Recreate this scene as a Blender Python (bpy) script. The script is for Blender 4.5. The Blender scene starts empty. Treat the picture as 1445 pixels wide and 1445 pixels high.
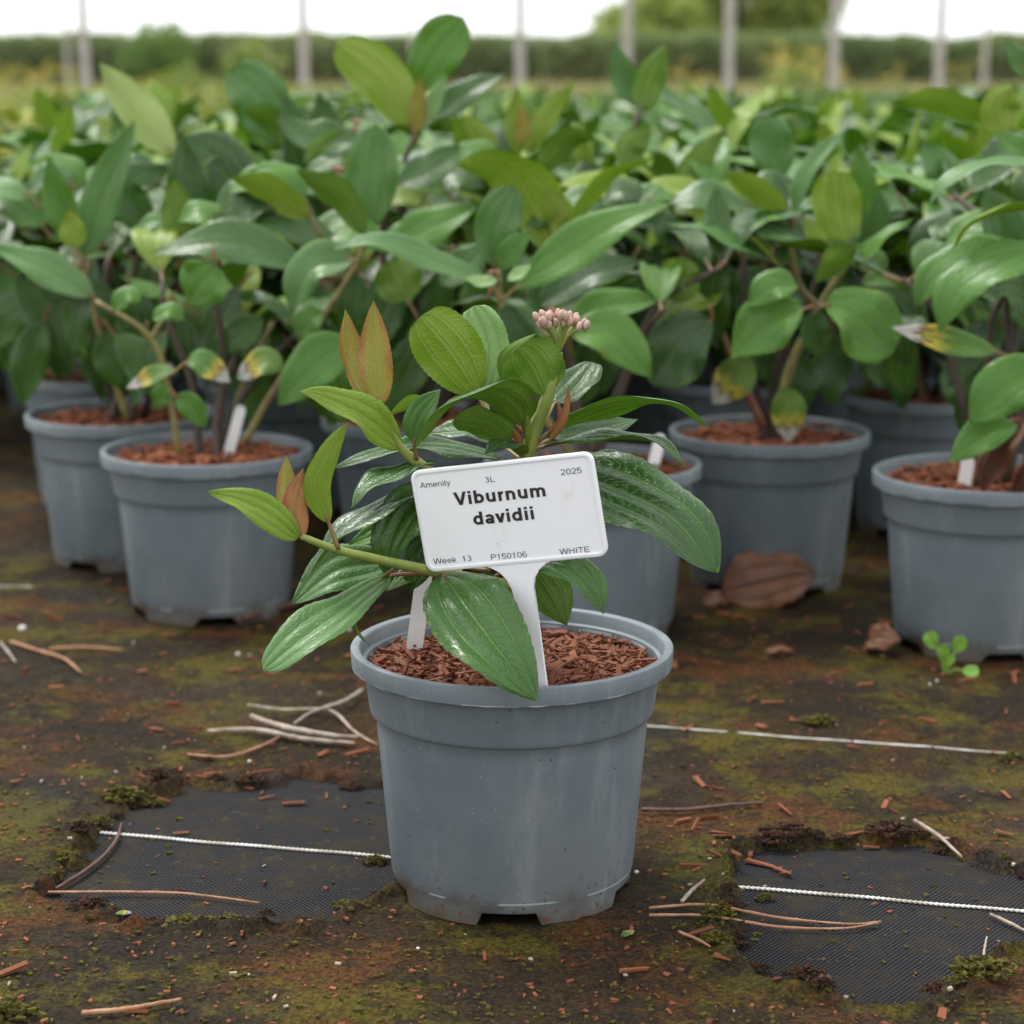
import bpy, math, random
import numpy as np
from mathutils import Vector, Matrix

SC = bpy.context.scene
COL = SC.collection
R = math.radians
random.seed(7)
rng = np.random.default_rng(11)

# ------------------------------------------------------------------ camera
F = 3000.0                      # focal length in photo pixels (photo is 1445 px square)
HC = 0.475                      # camera height
PITCH = math.atan(612.5 / F)
CP, SP = math.cos(PITCH), math.sin(PITCH)
cam_d = bpy.data.cameras.new('camera')
cam = bpy.data.objects.new('camera', cam_d)
COL.objects.link(cam)
cam.location = (0, 0, HC)
cam.rotation_euler = (R(90) - PITCH, 0, 0)
cam_d.sensor_width = 36
cam_d.lens = 36 * F / 1445
cam_d.clip_start = 0.05
cam_d.clip_end = 2000
cam_d.dof.use_dof = True
cam_d.dof.focus_distance = 1.20
cam_d.dof.aperture_fstop = 8.2
SC.camera = cam

# ------------------------------------------------------------------ sky, sun, exposure
W = bpy.data.worlds.new('World')
SC.world = W
W.use_nodes = True
SUN_EL, SUN_AZ = R(60), R(-48)          # azimuth measured from +Y towards +X
wt = W.node_tree
for n_ in list(wt.nodes):
    wt.nodes.remove(n_)
sky = wt.nodes.new('ShaderNodeTexSky')
sky.sky_type = 'NISHITA'
sky.sun_disc = False
sky.sun_elevation = SUN_EL
sky.sun_rotation = SUN_AZ
sky.dust_density = 4.0
sky.air_density = 1.0
hs = wt.nodes.new('ShaderNodeHueSaturation')
hs.inputs['Saturation'].default_value = 0.22
mixw = wt.nodes.new('ShaderNodeMix')
mixw.data_type = 'RGBA'
mixw.inputs[0].default_value = 0.72     # closed cloud deck over most of the clear sky
mixw.inputs[7].default_value = (9.6, 9.75, 9.9, 1)
bg = wt.nodes.new('ShaderNodeBackground')
bg.inputs['Strength'].default_value = 0.1
wo = wt.nodes.new('ShaderNodeOutputWorld')
wt.links.new(sky.outputs[0], hs.inputs['Color'])
wt.links.new(hs.outputs[0], mixw.inputs[6])
wt.links.new(mixw.outputs[2], bg.inputs['Color'])
wt.links.new(bg.outputs[0], wo.inputs['Surface'])
sun_d = bpy.data.lights.new('sun', 'SUN')
sun_d.energy = 1.5
sun_d.angle = R(22)
sun_d.color = (1.0, 0.97, 0.93)
sun = bpy.data.objects.new('sun', sun_d)
COL.objects.link(sun)
sv = Vector((math.sin(SUN_AZ) * math.cos(SUN_EL), math.cos(SUN_AZ) * math.cos(SUN_EL), math.sin(SUN_EL)))
sun.rotation_euler = (-sv).to_track_quat('-Z', 'Y').to_euler()
sky.sun_rotation = math.atan2(sv.x, sv.y)
SC.view_settings.view_transform = 'Standard'
SC.view_settings.look = 'None'
SC.view_settings.gamma = 1.0
SC.view_settings.use_curve_mapping = False
SC.view_settings.exposure = 1.13

# ------------------------------------------------------------------ helpers
def P(px, py, D):
    """point at horizontal distance D seen at photo pixel (px, py)"""
    a, b = (px - 722.5) / F, (py - 722.5) / F
    dr = (b * D * CP + D * SP) / (CP - b * SP)
    return Vector((a * (D * CP + dr * SP), D, HC - dr))

def G(px, py, z=0.0):
    """point at height z (on the ground) seen at photo pixel (px, py)"""
    a, b = (px - 722.5) / F, (py - 722.5) / F
    dr = HC - z
    D = dr * (CP - b * SP) / (b * CP + SP)
    return Vector((a * (D * CP + dr * SP), D, z))

def pxm(D):
    return (D * CP + 0.25 * SP) / F      # metres per photo pixel at distance D

def mesh(name, verts, faces, mats=(), fm=None, smooth=True, uv=None):
    me = bpy.data.meshes.new(name)
    me.from_pydata([tuple(v) for v in verts], [], faces)
    for m in mats:
        me.materials.append(m)
    if fm is not None:
        me.polygons.foreach_set('material_index', fm)
    if smooth:
        me.polygons.foreach_set('use_smooth', [True] * len(me.polygons))
    if uv is not None:
        ul = me.uv_layers.new(name='UVMap')
        li = np.empty(len(me.loops), dtype=np.int32)
        me.loops.foreach_get('vertex_index', li)
        ul.data.foreach_set('uv', np.asarray(uv, dtype=np.float32)[li].ravel())
    me.update()
    return me

def obj(name, me, parent=None, loc=(0, 0, 0), rot=None, scale=None):
    o = bpy.data.objects.new(name, me)
    COL.objects.link(o)
    o.location = loc
    if rot is not None:
        o.rotation_euler = rot
    if scale is not None:
        o.scale = scale
    if parent is not None:
        o.parent = parent
    return o

def tag(o, label=None, cat=None, group=None, kind=None):
    if label:
        o['label'] = label
    if cat:
        o['category'] = cat
    if group:
        o['group'] = group
    if kind:
        o['kind'] = kind
    return o

def empty(name, loc, label, cat, group=None, rz=0):
    o = bpy.data.objects.new(name, None)
    COL.objects.link(o)
    o.location = loc
    o.rotation_euler = (0, 0, rz)
    o.empty_display_size = 0.05
    return tag(o, label, cat, group)

def crom(pts, n):
    """Catmull-Rom samples through pts, n+1 of them, by arc length"""
    p = np.array([tuple(q) for q in pts], float)
    if len(p) == 2:
        t = np.linspace(0, 1, n + 1)[:, None]
        return p[0] * (1 - t) + p[1] * t
    q = np.vstack([2 * p[0] - p[1], p, 2 * p[-1] - p[-2]])
    out = []
    for i in range(1, len(q) - 2):
        for t in np.linspace(0, 1, 16, endpoint=False):
            a, b, c, d = q[i - 1], q[i], q[i + 1], q[i + 2]
            out.append(.5 * ((2 * b) + (-a + c) * t + (2 * a - 5 * b + 4 * c - d) * t * t + (-a + 3 * b - 3 * c + d) * t ** 3))
    out.append(p[-1])
    out = np.array(out)
    s = np.concatenate([[0], np.cumsum(np.linalg.norm(np.diff(out, axis=0), axis=1))])
    tt = np.linspace(0, s[-1], n + 1)
    return np.stack([np.interp(tt, s, out[:, k]) for k in range(3)], 1)

def tube_data(pts, radii, sides=8, n=None, caps=True):
    n = n or max(4, 5 * (len(pts) - 1))
    c = crom(pts, n)
    rr = np.interp(np.linspace(0, 1, n + 1), np.linspace(0, 1, len(radii)), radii)
    T = np.gradient(c, axis=0)
    T /= np.linalg.norm(T, axis=1)[:, None] + 1e-12
    ref = np.array([0, 0, 1.0]) if abs(T[0, 2]) < .9 else np.array([1.0, 0, 0])
    verts, faces = [], []
    for i in range(n + 1):
        a = ref - T[i] * np.dot(ref, T[i])
        a /= np.linalg.norm(a) + 1e-12
        ref = a
        b = np.cross(T[i], a)
        for k in range(sides):
            th = 2 * math.pi * k / sides
            verts.append(c[i] + rr[i] * (math.cos(th) * a + math.sin(th) * b))
    for i in range(n):
        for k in range(sides):
            k2 = (k + 1) % sides
            faces.append((i * sides + k, i * sides + k2, (i + 1) * sides + k2, (i + 1) * sides + k))
    if caps:
        faces.append(tuple(range(sides))[::-1])
        faces.append(tuple(n * sides + k for k in range(sides)))
    return verts, faces

def join(parts):
    V, Fc = [], []
    for v, f in parts:
        o = len(V)
        V.extend(v)
        Fc.extend([tuple(i + o for i in q) for q in f])
    return V, Fc

# 2-D value noise, vectorised
_perm = rng.random((256, 256))
def vnoise(x, y):
    xi, yi = np.floor(x).astype(int), np.floor(y).astype(int)
    fx, fy = x - xi, y - yi
    fx, fy = fx * fx * (3 - 2 * fx), fy * fy * (3 - 2 * fy)
    g = lambda a, b: _perm[a & 255, b & 255]
    return (g(xi, yi) * (1 - fx) + g(xi + 1, yi) * fx) * (1 - fy) + (g(xi, yi + 1) * (1 - fx) + g(xi + 1, yi + 1) * fx) * fy
def fbm(x, y, o=4):
    s, a, t = 0, 1, 0
    for k in range(o):
        s = s + a * vnoise(x * 2 ** k + 17.3 * k, y * 2 ** k + 9.1 * k)
        t += a
        a *= .5
    return s / t                        # 0..1

# ------------------------------------------------------------------ materials
class NT:
    def __init__(self, name):
        self.m = bpy.data.materials.new(name)
        self.m.use_nodes = True
        self.t = self.m.node_tree
        for q in list(self.t.nodes):
            self.t.nodes.remove(q)
        self.out = self.t.nodes.new('ShaderNodeOutputMaterial')
    def put(self, s, v):
        if v is None:
            return
        if hasattr(v, 'is_linked') and hasattr(v, 'node'):
            self.t.links.new(v, s)
        else:
            if isinstance(v, tuple) and len(v) == 3 and s.type == 'RGBA':
                v = v + (1,)
            s.default_value = v
    def n(self, typ, ins=None, **kw):
        q = self.t.nodes.new('ShaderNode' + typ)
        for k, v in kw.items():
            setattr(q, k, v)
        for k, v in (ins or {}).items():
            self.put(q.inputs[k], v)
        return q
    def math(self, op, a, b=0.0, c=0.0, clamp=False):
        q = self.n('Math', {0: a, 1: b, 2: c}, operation=op, use_clamp=clamp)
        return q.outputs[0]
    def mix(self, f, a, b, blend='MIX'):
        q = self.n('Mix', {0: f, 6: a, 7: b}, data_type='RGBA', blend_type=blend)
        return q.outputs[2]
    def noise(self, scale, detail=4, vec=None, rough=.55):
        q = self.n('TexNoise', {'Scale': scale, 'Detail': detail, 'Roughness': rough, 'Vector': vec})
        return q.outputs['Fac']
    def ss(self, v, lo, hi, a=0.0, b=1.0):
        q = self.n('MapRange', {0: v, 1: lo, 2: hi, 3: a, 4: b}, interpolation_type='SMOOTHSTEP')
        return q.outputs[0]
    def bump(self, h, strength, dist, normal=None):
        q = self.n('Bump', {'Strength': strength, 'Distance': dist, 'Height': h, 'Normal': normal})
        return q.outputs[0]
    def coord(self, which='Object'):
        return self.n('TexCoord').outputs[which]
    def bsdf(self, col, rough=.5, normal=None, spec=.5, **kw):
        ins = {'Base Color': col, 'Roughness': rough, 'Normal': normal, 'Specular IOR Level': spec}
        ins.update(kw)
        return self.n('BsdfPrincipled', ins).outputs[0]
    def done(self, sh):
        self.t.links.new(sh, self.out.inputs['Surface'])
        return self.m

def leaf_mat(name, a, b, vein, rough=.35, trans=.25, tcol=None, edge=None, mode=None, cross=1.0, vs=.55, spec=.5):
    N = NT(name)
    uv = N.n('SeparateXYZ', {0: N.coord('UV')})
    u = N.math('MULTIPLY', N.math('SUBTRACT', uv.outputs[0], .5), 2.0)
    v = uv.outputs[1]
    au = N.math('ABSOLUTE', u)
    vm = N.ss(au, .015, .07, 1, 0)
    sd = N.math('ABSOLUTE', N.math('SUBTRACT', au, .5))
    vs2 = N.math('MULTIPLY', N.ss(sd, .01, .06, 1, 0), .75)
    veins = N.math('MAXIMUM', vm, vs2)
    # fine cross veins, arching between the three long ones, broken up by noise
    nz = N.noise(14, 3, N.coord('UV'))
    ph = N.math('ADD', N.math('MULTIPLY', v, 120.0), N.math('MULTIPLY', sd, 26.0))
    ph = N.math('ADD', ph, N.math('MULTIPLY', nz, 16.0))
    cr = N.ss(N.math('SINE', ph), .45, 1.0)
    tint = N.n('Attribute', attribute_name='tint').outputs['Fac']
    rnd = N.n('ObjectInfo').outputs['Random']
    big = N.noise(3.0, 3, N.n('VectorMath', {0: N.coord('UV'), 1: rnd}, operation='ADD').outputs[0])
    fac = N.math('ADD', N.math('MULTIPLY', rnd, .55), tint)
    fac = N.math('ADD', fac, N.math('MULTIPLY', N.math('SUBTRACT', big, .5), .9), clamp=True)
    col = N.mix(fac, a, b)
    if edge:
        ef = N.math('MULTIPLY', N.ss(N.math('ADD', au, N.math('MULTIPLY', N.math('SUBTRACT', big, .5), 1.3)), .42, 1.05), .75)
        col = N.mix(ef, col, edge)
    if mode == 'dying':
        t = N.math('ADD', v, N.math('MULTIPLY', N.math('SUBTRACT', N.noise(5, 4, N.coord('UV')), .5), .55))
        col = N.mix(N.ss(t, .40, .62), col, (.42, .33, .03))
        col = N.mix(N.ss(t, .66, .70), col, (.10, .045, .02))
        col = N.mix(N.ss(t, .72, .76), col, (.42, .40, .38))
    col = N.mix(N.math('MULTIPLY', cr, .16 * cross), col, vein)
    col = N.mix(N.math('MULTIPLY', veins, vs), col, vein)
    blot = N.ss(N.noise(60, 2, N.coord('UV')), .68, .74)
    col = N.mix(N.math('MULTIPLY', blot, .18), col, (.25, .22, .06))
    h = N.math('MULTIPLY', veins, -1.0)
    h = N.math('SUBTRACT', h, N.math('MULTIPLY', cr, .35 * cross))
    h = N.math('ADD', h, N.math('MULTIPLY', N.noise(16, 3, N.coord('UV')), .7))
    nrm = N.bump(h, .7, .0010)
    rg = N.math('ADD', rough, N.math('MULTIPLY', N.math('SUBTRACT', N.noise(6, 2, N.coord('UV')), .5), .25))
    sh = N.bsdf(col, rg, nrm, spec)
    tr = N.n('BsdfTranslucent', {'Color': N.mix(.5, col, tcol or (.45, .75, .10)), 'Normal': nrm}).outputs[0]
    return N.done(N.n('MixShader', {0: trans, 1: sh, 2: tr}).outputs[0])

M = {}
M['top'] = leaf_mat('leaf_upper_dark_green', (.020, .066, .012), (.062, .160, .024), (.13, .25, .05), .25, .18, vs=.45, spec=.5)
M['under'] = leaf_mat('leaf_underside_green', (.14, .26, .03), (.22, .36, .045), (.38, .48, .14), .45, .46)
M['topl'] = leaf_mat('leaf_upper_mid_green', (.055, .160, .015), (.098, .225, .026), (.20, .34, .07), .30, .22, vs=.5, spec=.42)
M['ytop'] = leaf_mat('young_leaf_upper', (.19, .31, .025), (.28, .40, .04), (.46, .54, .15), .36, .36, cross=1.9)
M['yunder'] = leaf_mat('young_leaf_underside', (.22, .32, .028), (.30, .40, .04), (.50, .56, .18), .45, .40, cross=1.9)
M['bronze'] = leaf_mat('bronze_leaf', (.27, .30, .035), (.34, .33, .045), (.60, .55, .20), .38, .42, (.8, .6, .10), edge=(.36, .07, .045), cross=2.2)
M['red'] = leaf_mat('red_flushed_leaf', (.40, .20, .06), (.42, .15, .07), (.55, .40, .15), .4, .25, (.7, .3, .08), edge=(.34, .05, .04), cross=2.2)
M['pale'] = leaf_mat('pale_leaf', (.22, .38, .13), (.30, .46, .17), (.42, .52, .24), .45, .3)
M['lime'] = leaf_mat('pale_lime_leaf', (.36, .46, .14), (.45, .55, .2), (.55, .6, .3), .5, .3, vs=.7)
M['grey'] = leaf_mat('grey_green_leaf', (.062, .155, .036), (.105, .225, .058), (.20, .33, .10), .36, .18, vs=.5)
M['dying'] = leaf_mat('yellowing_leaf_with_dead_tip', (.06, .17, .02), (.15, .24, .02), (.24, .30, .07), .4, .2, mode='dying')
M['dead'] = leaf_mat('dead_brown_leaf', (.10, .038, .016), (.23, .095, .040), (.022, .010, .006), .5, .05, (.3, .1, .03), cross=1.2, vs=.95)
M['yel'] = leaf_mat('golden_shrub_leaf', (.24, .33, .03), (.44, .44, .06), (.4, .4, .12), .5, .35, (.6, .6, .08))

def plain(name, col, col2, rough=.5, scale=30, bumpd=0.0, spec=.5, coord='Object', per=0.0):
    N = NT(name)
    c = N.coord(coord)
    nz = N.noise(scale, 5, c)
    f = N.ss(nz, .3, .7)
    if per:
        f = N.math('ADD', N.math('MULTIPLY', f, 1 - per), N.math('MULTIPLY', N.n('ObjectInfo').outputs['Random'], per))
    nrm = N.bump(N.noise(scale * 3, 4, c), .6, bumpd) if bumpd else None
    return N.done(N.bsdf(N.mix(f, col, col2), rough, nrm, spec))

M['stem'] = plain('green_stem', (.16, .22, .04), (.24, .26, .06), .45, 60, .0004)
M['stemy'] = plain('olive_stem', (.22, .20, .05), (.14, .10, .04), .5, 90, .0006)
M['stemb'] = plain('woody_stem', (.055, .034, .020), (.035, .022, .014), .65, 90, .001)
M['petiole'] = plain('red_petiole', (.20, .045, .035), (.17, .13, .035), .4, 25)
M['pink'] = plain('pink_bud', (.36, .18, .165), (.42, .31, .23), .5, 160, .0003)
M['pinkd'] = plain('dusky_bud', (.30, .10, .08), (.34, .18, .10), .5, 120, .0004)
M['white'] = plain('white_plastic', (.80, .81, .835), (.77, .785, .81), .28, 12)
def sign_mat():
    N = NT('printed_sign_plastic')
    c = N.coord()
    col = N.mix(N.noise(14, 4, c), (.80, .81, .835), (.76, .775, .80))
    sp = N.n('TexVoronoi', {'Vector': c, 'Scale': 230.0}).outputs['Distance']
    col = N.mix(N.math('MULTIPLY', N.ss(sp, .05, .11, 1, 0), N.ss(N.noise(40, 2, c), .58, .66)), col, (.30, .24, .18))
    col = N.mix(N.math('MULTIPLY', N.ss(N.noise(45, 6, c, .7), .56, .72), .22), col, (.52, .47, .40))
    return N.done(N.bsdf(col, N.math('ADD', .22, N.math('MULTIPLY', N.noise(30, 4, c), .22)), N.bump(N.noise(60, 3, c), .25, .0004), .5))
M['white'] = sign_mat()
M['stick'] = plain('white_label_plastic', (.80, .80, .79), (.66, .65, .62), .35, 25)
M['ink'] = plain('black_print', (.012, .012, .014), (.02, .02, .022), .5, 40)
M['chip'] = plain('bark_chip_red_brown', (.085, .023, .010), (.34, .118, .052), .75, 130, .0015, .3, per=.55)
M['soil'] = plain('bark_compost', (.06, .020, .010), (.20, .072, .034), .85, 160, .004, .25)
M['twig'] = plain('pale_dry_twig', (.38, .32, .26), (.22, .17, .125), .7, 120, .0006, .3)
M['twigo'] = plain('orange_brown_twig', (.26, .12, .06), (.36, .20, .12), .6, 120, .0004, .3)
M['bark'] = plain('brown_bark_stick', (.11, .05, .035), (.06, .028, .02), .6, 70, .0015)
M['stone'] = plain('white_grit', (.62, .60, .55), (.45, .43, .38), .7, 300)
M['crust'] = plain('dark_crust', (.060, .026, .013), (.022, .016, .011), .9, 220, .003, .15)
M['thread'] = plain('dirty_white_thread', (.70, .70, .68), (.36, .31, .24), .6, 45)
M['moss'] = plain('moss_clump', (.10, .095, .012), (.040, .028, .012), .9, 260, .003, .15)
M['post'] = plain('weathered_post_wood', (.50, .46, .42), (.38, .34, .30), .8, 14, .004, .2)
M['wood'] = plain('tree_bark', (.09, .07, .05), (.05, .04, .03), .9, 10, .02, .2)
M['weedl'] = plain('seedling_leaf', (.14, .30, .035), (.20, .38, .05), .45, 60)
M['petal'] = plain('yellow_flower', (.62, .48, .05), (.55, .45, .06), .6, 60)
M['drygrass'] = plain('dry_grass', (.40, .34, .15), (.24, .26, .09), .8, 3)

def foliage_mat(name, a, b, c):
    N = NT(name)
    tint = N.n('Attribute', attribute_name='tint').outputs['Fac']
    col = N.mix(tint, a, b)
    col = N.mix(N.ss(N.noise(.5, 3, N.coord()), .5, .75), col, c)
    sh = N.bsdf(col, .55, None, .3)
    tr = N.n('BsdfTranslucent', {'Color': N.mix(.5, col, (.3, .45, .06))}).outputs[0]
    return N.done(N.n('MixShader', {0: .3, 1: sh, 2: tr}).outputs[0])
M['hedge'] = foliage_mat('hedge_foliage', (.14, .19, .09), (.23, .28, .13), (.28, .30, .13))
M['tree'] = foliage_mat('tree_foliage', (.22, .28, .08), (.36, .42, .11), (.42, .44, .10))
M['bush'] = foliage_mat('bush_foliage', (.09, .17, .05), (.16, .25, .07), (.2, .25, .06))
M['weed'] = foliage_mat('weed_foliage', (.14, .2, .05), (.25, .28, .08), (.3, .28, .1))

def pot_mat():
    N = NT('blue_grey_pot_plastic')
    c = N.coord()
    rnd = N.n('ObjectInfo').outputs['Random']
    z = N.n('SeparateXYZ', {0: c}).outputs[2]
    f = N.noise(11, 6, c, .65)
    col = N.mix(N.ss(f, .3, .7), (.104, .130, .149), (.152, .182, .203))
    col = N.mix(N.math('MULTIPLY', rnd, .25), col, (.135, .162, .172))
    # pale chalky scuffs and fine streaks
    st = N.noise(26, 5, N.n('Mapping', {0: c, 3: (1, 1, .16)}).outputs[0], .7)
    col = N.mix(N.math('MULTIPLY', N.ss(st, .50, .72), .42), col, (.28, .31, .32))
    sc_ = N.noise(70, 3, N.n('Mapping', {0: c, 3: (1, 1, .035)}).outputs[0], .6)
    col = N.mix(N.math('MULTIPLY', N.ss(sc_, .66, .72), N.ss(N.noise(9, 3, c), .48, .6, 0, .55)), col, (.36, .39, .40))
    du = N.ss(N.noise(5, 6, c, .7), .46, .66)
    col = N.mix(N.math('MULTIPLY', du, .22), col, (.17, .16, .13))
    sp = N.n('TexVoronoi', {'Vector': c, 'Scale': 120.0}).outputs['Distance']
    col = N.mix(N.math('MULTIPLY', N.ss(sp, .07, .10, 1, 0), N.ss(N.noise(37, 2, c), .52, .6)), col, (.05, .045, .04))
    sp2 = N.n('TexVoronoi', {'Vector': c, 'Scale': 260.0}).outputs['Distance']
    col = N.mix(N.math('MULTIPLY', N.ss(sp2, .08, .14, .55, 0), N.ss(N.noise(50, 2, c), .5, .62)), col, (.42, .42, .40))
    # splashed soil near the base
    d = N.math('ADD', z, N.math('MULTIPLY', N.math('SUBTRACT', N.noise(46, 5, c), .5), .045))
    col = N.mix(N.math('MULTIPLY', N.ss(d, -.004, .022, 1, 0), .85), col, (.075, .05, .025))
    spl = N.math('MULTIPLY', N.ss(N.noise(190, 3, c), .60, .66), N.ss(z, .0, .045, 1, 0))
    col = N.mix(N.math('MULTIPLY', spl, .8), col, (.12, .05, .025))
    # pale moulding flash under the rim and round the base
    for zc_, hw in ((.1374, .0012), (.0142, .0009)):
        band = N.ss(N.math('ABSOLUTE', N.math('SUBTRACT', z, zc_)), hw * .4, hw, 1, 0)
        col = N.mix(N.math('MULTIPLY', band, N.ss(N.noise(48, 4, c), .44, .56, 0, .8)), col, (.40, .43, .44))
    rg = N.math('ADD', .36, N.math('MULTIPLY', f, .25))
    return N.done(N.bsdf(col, rg, N.bump(N.noise(150, 4, c), .3, .0004), .45))
M['pot'] = pot_mat()

def ground_mat():
    N = NT('mossy_weed_membrane')
    c = N.coord()
    xyz = N.n('SeparateXYZ', {0: c})
    bare = N.n('Attribute', attribute_name='bare').outputs['Fac']
    off = lambda x, y, z: N.n('Mapping', {0: c, 1: (x, y, z)}).outputs[0]
    # woven fabric
    wx = N.math('SINE', N.math('MULTIPLY', xyz.outputs[0], 2 * math.pi / .0032))
    wy = N.math('SINE', N.math('MULTIPLY', xyz.outputs[1], 2 * math.pi / .0042))
    wv = N.math('MULTIPLY', wx, wy)
    weave = N.ss(wv, -.35, .55)
    fab = N.mix(weave, (.004, .004, .005), (.043, .043, .048))
    fab = N.mix(N.math('MULTIPLY', N.ss(N.noise(34, 6, c, .7), .44, .64), .7), fab, (.034, .026, .016))
    fab = N.mix(N.math('MULTIPLY', N.ss(N.noise(120, 5, off(6, 2, 2), .7), .58, .66), .7), fab, (.060, .050, .016))
    # moss and silt crust: brown, black, rust and olive areas of several sizes
    fine = N.noise(330, 5, c, .75)
    midn = N.noise(75, 5, off(1, 8, 2), .7)
    wob = N.math('MULTIPLY', N.math('SUBTRACT', midn, .5), .30)
    n1 = N.math('ADD', N.noise(6, 6, c, .65), wob)
    n2 = N.math('ADD', N.noise(11, 6, off(3, 5, 1), .66), wob)
    n3 = N.math('ADD', N.noise(8, 6, off(7, 1, 4), .66), wob)
    n4 = N.math('ADD', N.noise(24, 6, off(4, 4, 9), .66), wob)
    cr = N.mix(N.ss(n1, .40, .60), (.010, .008, .006), (.038, .021, .009))
    cr = N.mix(N.math('MULTIPLY', N.ss(n3, .50, .62), .85), cr, (.115, .040, .012))
    cr = N.mix(N.math('MULTIPLY', N.ss(n2, .475, .61), .92), cr, (.100, .082, .006))
    cr = N.mix(N.math('MULTIPLY', N.ss(n4, .53, .62), .75), cr, (.010, .009, .009))
    cr = N.mix(N.ss(fine, .36, .66), N.mix(.72, cr, (.006, .005, .004)), N.mix(.14, cr, (.16, .11, .05)))
    # the weave shows through thin crust
    thin = N.math('MULTIPLY', N.ss(N.math('ADD', N.noise(7, 5, off(2, 9, 3)), wob), .52, .62), .32)
    m = N.math('MAXIMUM', N.ss(bare, .93, 1.0), thin)
    col = N.mix(m, cr, fab)
    h = N.math('ADD', N.math('MULTIPLY', N.math('ADD', fine, midn), N.math('SUBTRACT', 1.1, m)), N.math('MULTIPLY', weave, N.math('MULTIPLY', m, .5)))
    nrm = N.bump(h, .9, .0022)
    rg = N.math('ADD', .62, N.math('MULTIPLY', N.noise(12, 4, c), .3))
    return N.done(N.bsdf(col, rg, nrm, .09))
M['ground'] = ground_mat()

def far_ground_mat():
    N = NT('field_ground')
    c = N.coord()
    y = N.n('SeparateXYZ', {0: c}).outputs[1]
    near = N.mix(N.ss(N.noise(6, 5, c), .35, .65), (.026, .021, .016), (.062, .046, .02))
    far = N.mix(N.ss(N.noise(.8, 5, c), .35, .65), (.07, .09, .03), (.17, .15, .06))
    return N.done(N.bsdf(N.mix(N.ss(y, 14.5, 16), near, far), .9, None, .2))
M['field'] = far_ground_mat()

# ------------------------------------------------------------------ ground
g = obj('ground', mesh('ground', [(-900, -300, -.012), (900, -300, -.012), (900, 1500, -.012), (-900, 1500, -.012)], [(0, 1, 2, 3)], [M['field']], smooth=False))
tag(g, kind='structure')

holes_px = [
    [(128, 1170), (180, 1132), (250, 1106), (330, 1108), (420, 1092), (530, 1105), (640, 1112), (640, 1235), (545, 1252), (470, 1292), (390, 1312), (300, 1300), (240, 1302), (150, 1286), (66, 1262), (90, 1222)],
    [(1062, 1196), (1120, 1186), (1210, 1187), (1290, 1184), (1345, 1196), (1400, 1216), (1470, 1232), (1520, 1300), (1470, 1330), (1400, 1352), (1368, 1392), (1300, 1420), (1180, 1405), (1110, 1388), (1040, 1362), (1032, 1318), (1040, 1290), (1024, 1255), (1030, 1235)],
]
holes = [[G(*q)[:2] for q in h] for h in holes_px]
def sdf(poly, x, y):
    d = np.full(x.shape, 1e9)
    inside = np.zeros(x.shape, bool)
    n = len(poly)
    for i in range(n):
        ax, ay = poly[i]
        bx, by = poly[(i + 1) % n]
        ex, ey = bx - ax, by - ay
        t = np.clip(((x - ax) * ex + (y - ay) * ey) / (ex * ex + ey * ey), 0, 1)
        d = np.minimum(d, np.hypot(x - ax - t * ex, y - ay - t * ey))
        c_ = ((ay > y) != (by > y)) & (x < ex * (y - ay) / (ey if abs(ey) > 1e-12 else 1e-12) + ax)
        inside ^= c_
    return np.where(inside, -d, d)
def ground_fields(x, y):
    s = np.minimum(sdf(holes[0], x, y), sdf(holes[1], x, y))
    s = s + (fbm(x * 60, y * 60, 4) - .5) * .028
    bare = np.clip((.0015 - s) / .003, 0, 1)
    crust = (fbm(x * 30, y * 30, 5) - .5) * .0055 + (fbm(x * 190, y * 190, 3) - .5) * .0022
    lip = np.exp(-((s - .005) / .0045) ** 2) * np.clip(fbm(x * 45 + 5, y * 45, 3) * 2.6 - .7, 0, 1.4) * .0075
    z = (crust + lip) * (1 - bare) - .0042 * bare
    return bare, z
nx, ny = 560, 560
gx = np.linspace(-1.0, 1.0, nx)
gy = np.linspace(.62, 1.62, 360)
gy = np.concatenate([gy, 1.62 + np.linspace(.004, 1.9, 200)])
X, Y = np.meshgrid(gx, gy)
bare, Z = ground_fields(X, Y)
vid = np.arange(nx * len(gy)).reshape(len(gy), nx)
quads = np.stack([vid[:-1, :-1], vid[:-1, 1:], vid[1:, 1:], vid[1:, :-1]], -1).reshape(-1, 4)
me = bpy.data.meshes.new('weed_membrane')
me.vertices.add(nx * len(gy))
me.vertices.foreach_set('co', np.stack([X, Y, Z], -1).astype(np.float32).ravel())
me.loops.add(quads.size)
me.loops.foreach_set('vertex_index', quads.ravel().astype(np.int32))
me.polygons.add(len(quads))
me.polygons.foreach_set('loop_start', np.arange(0, quads.size, 4, dtype=np.int32))
me.polygons.foreach_set('loop_total', np.full(len(quads), 4, dtype=np.int32))
me.polygons.foreach_set('use_smooth', np.ones(len(quads), bool))
me.materials.append(M['ground'])
at = me.attributes.new('bare', 'FLOAT', 'POINT')
at.data.foreach_set('value', bare.astype(np.float32).ravel())
me.update()
me.validate()
tag(obj('weed_membrane', me), kind='structure')
def gz(x, y):
    return float(ground_fields(np.array([x]), np.array([y]))[1][0])

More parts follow.
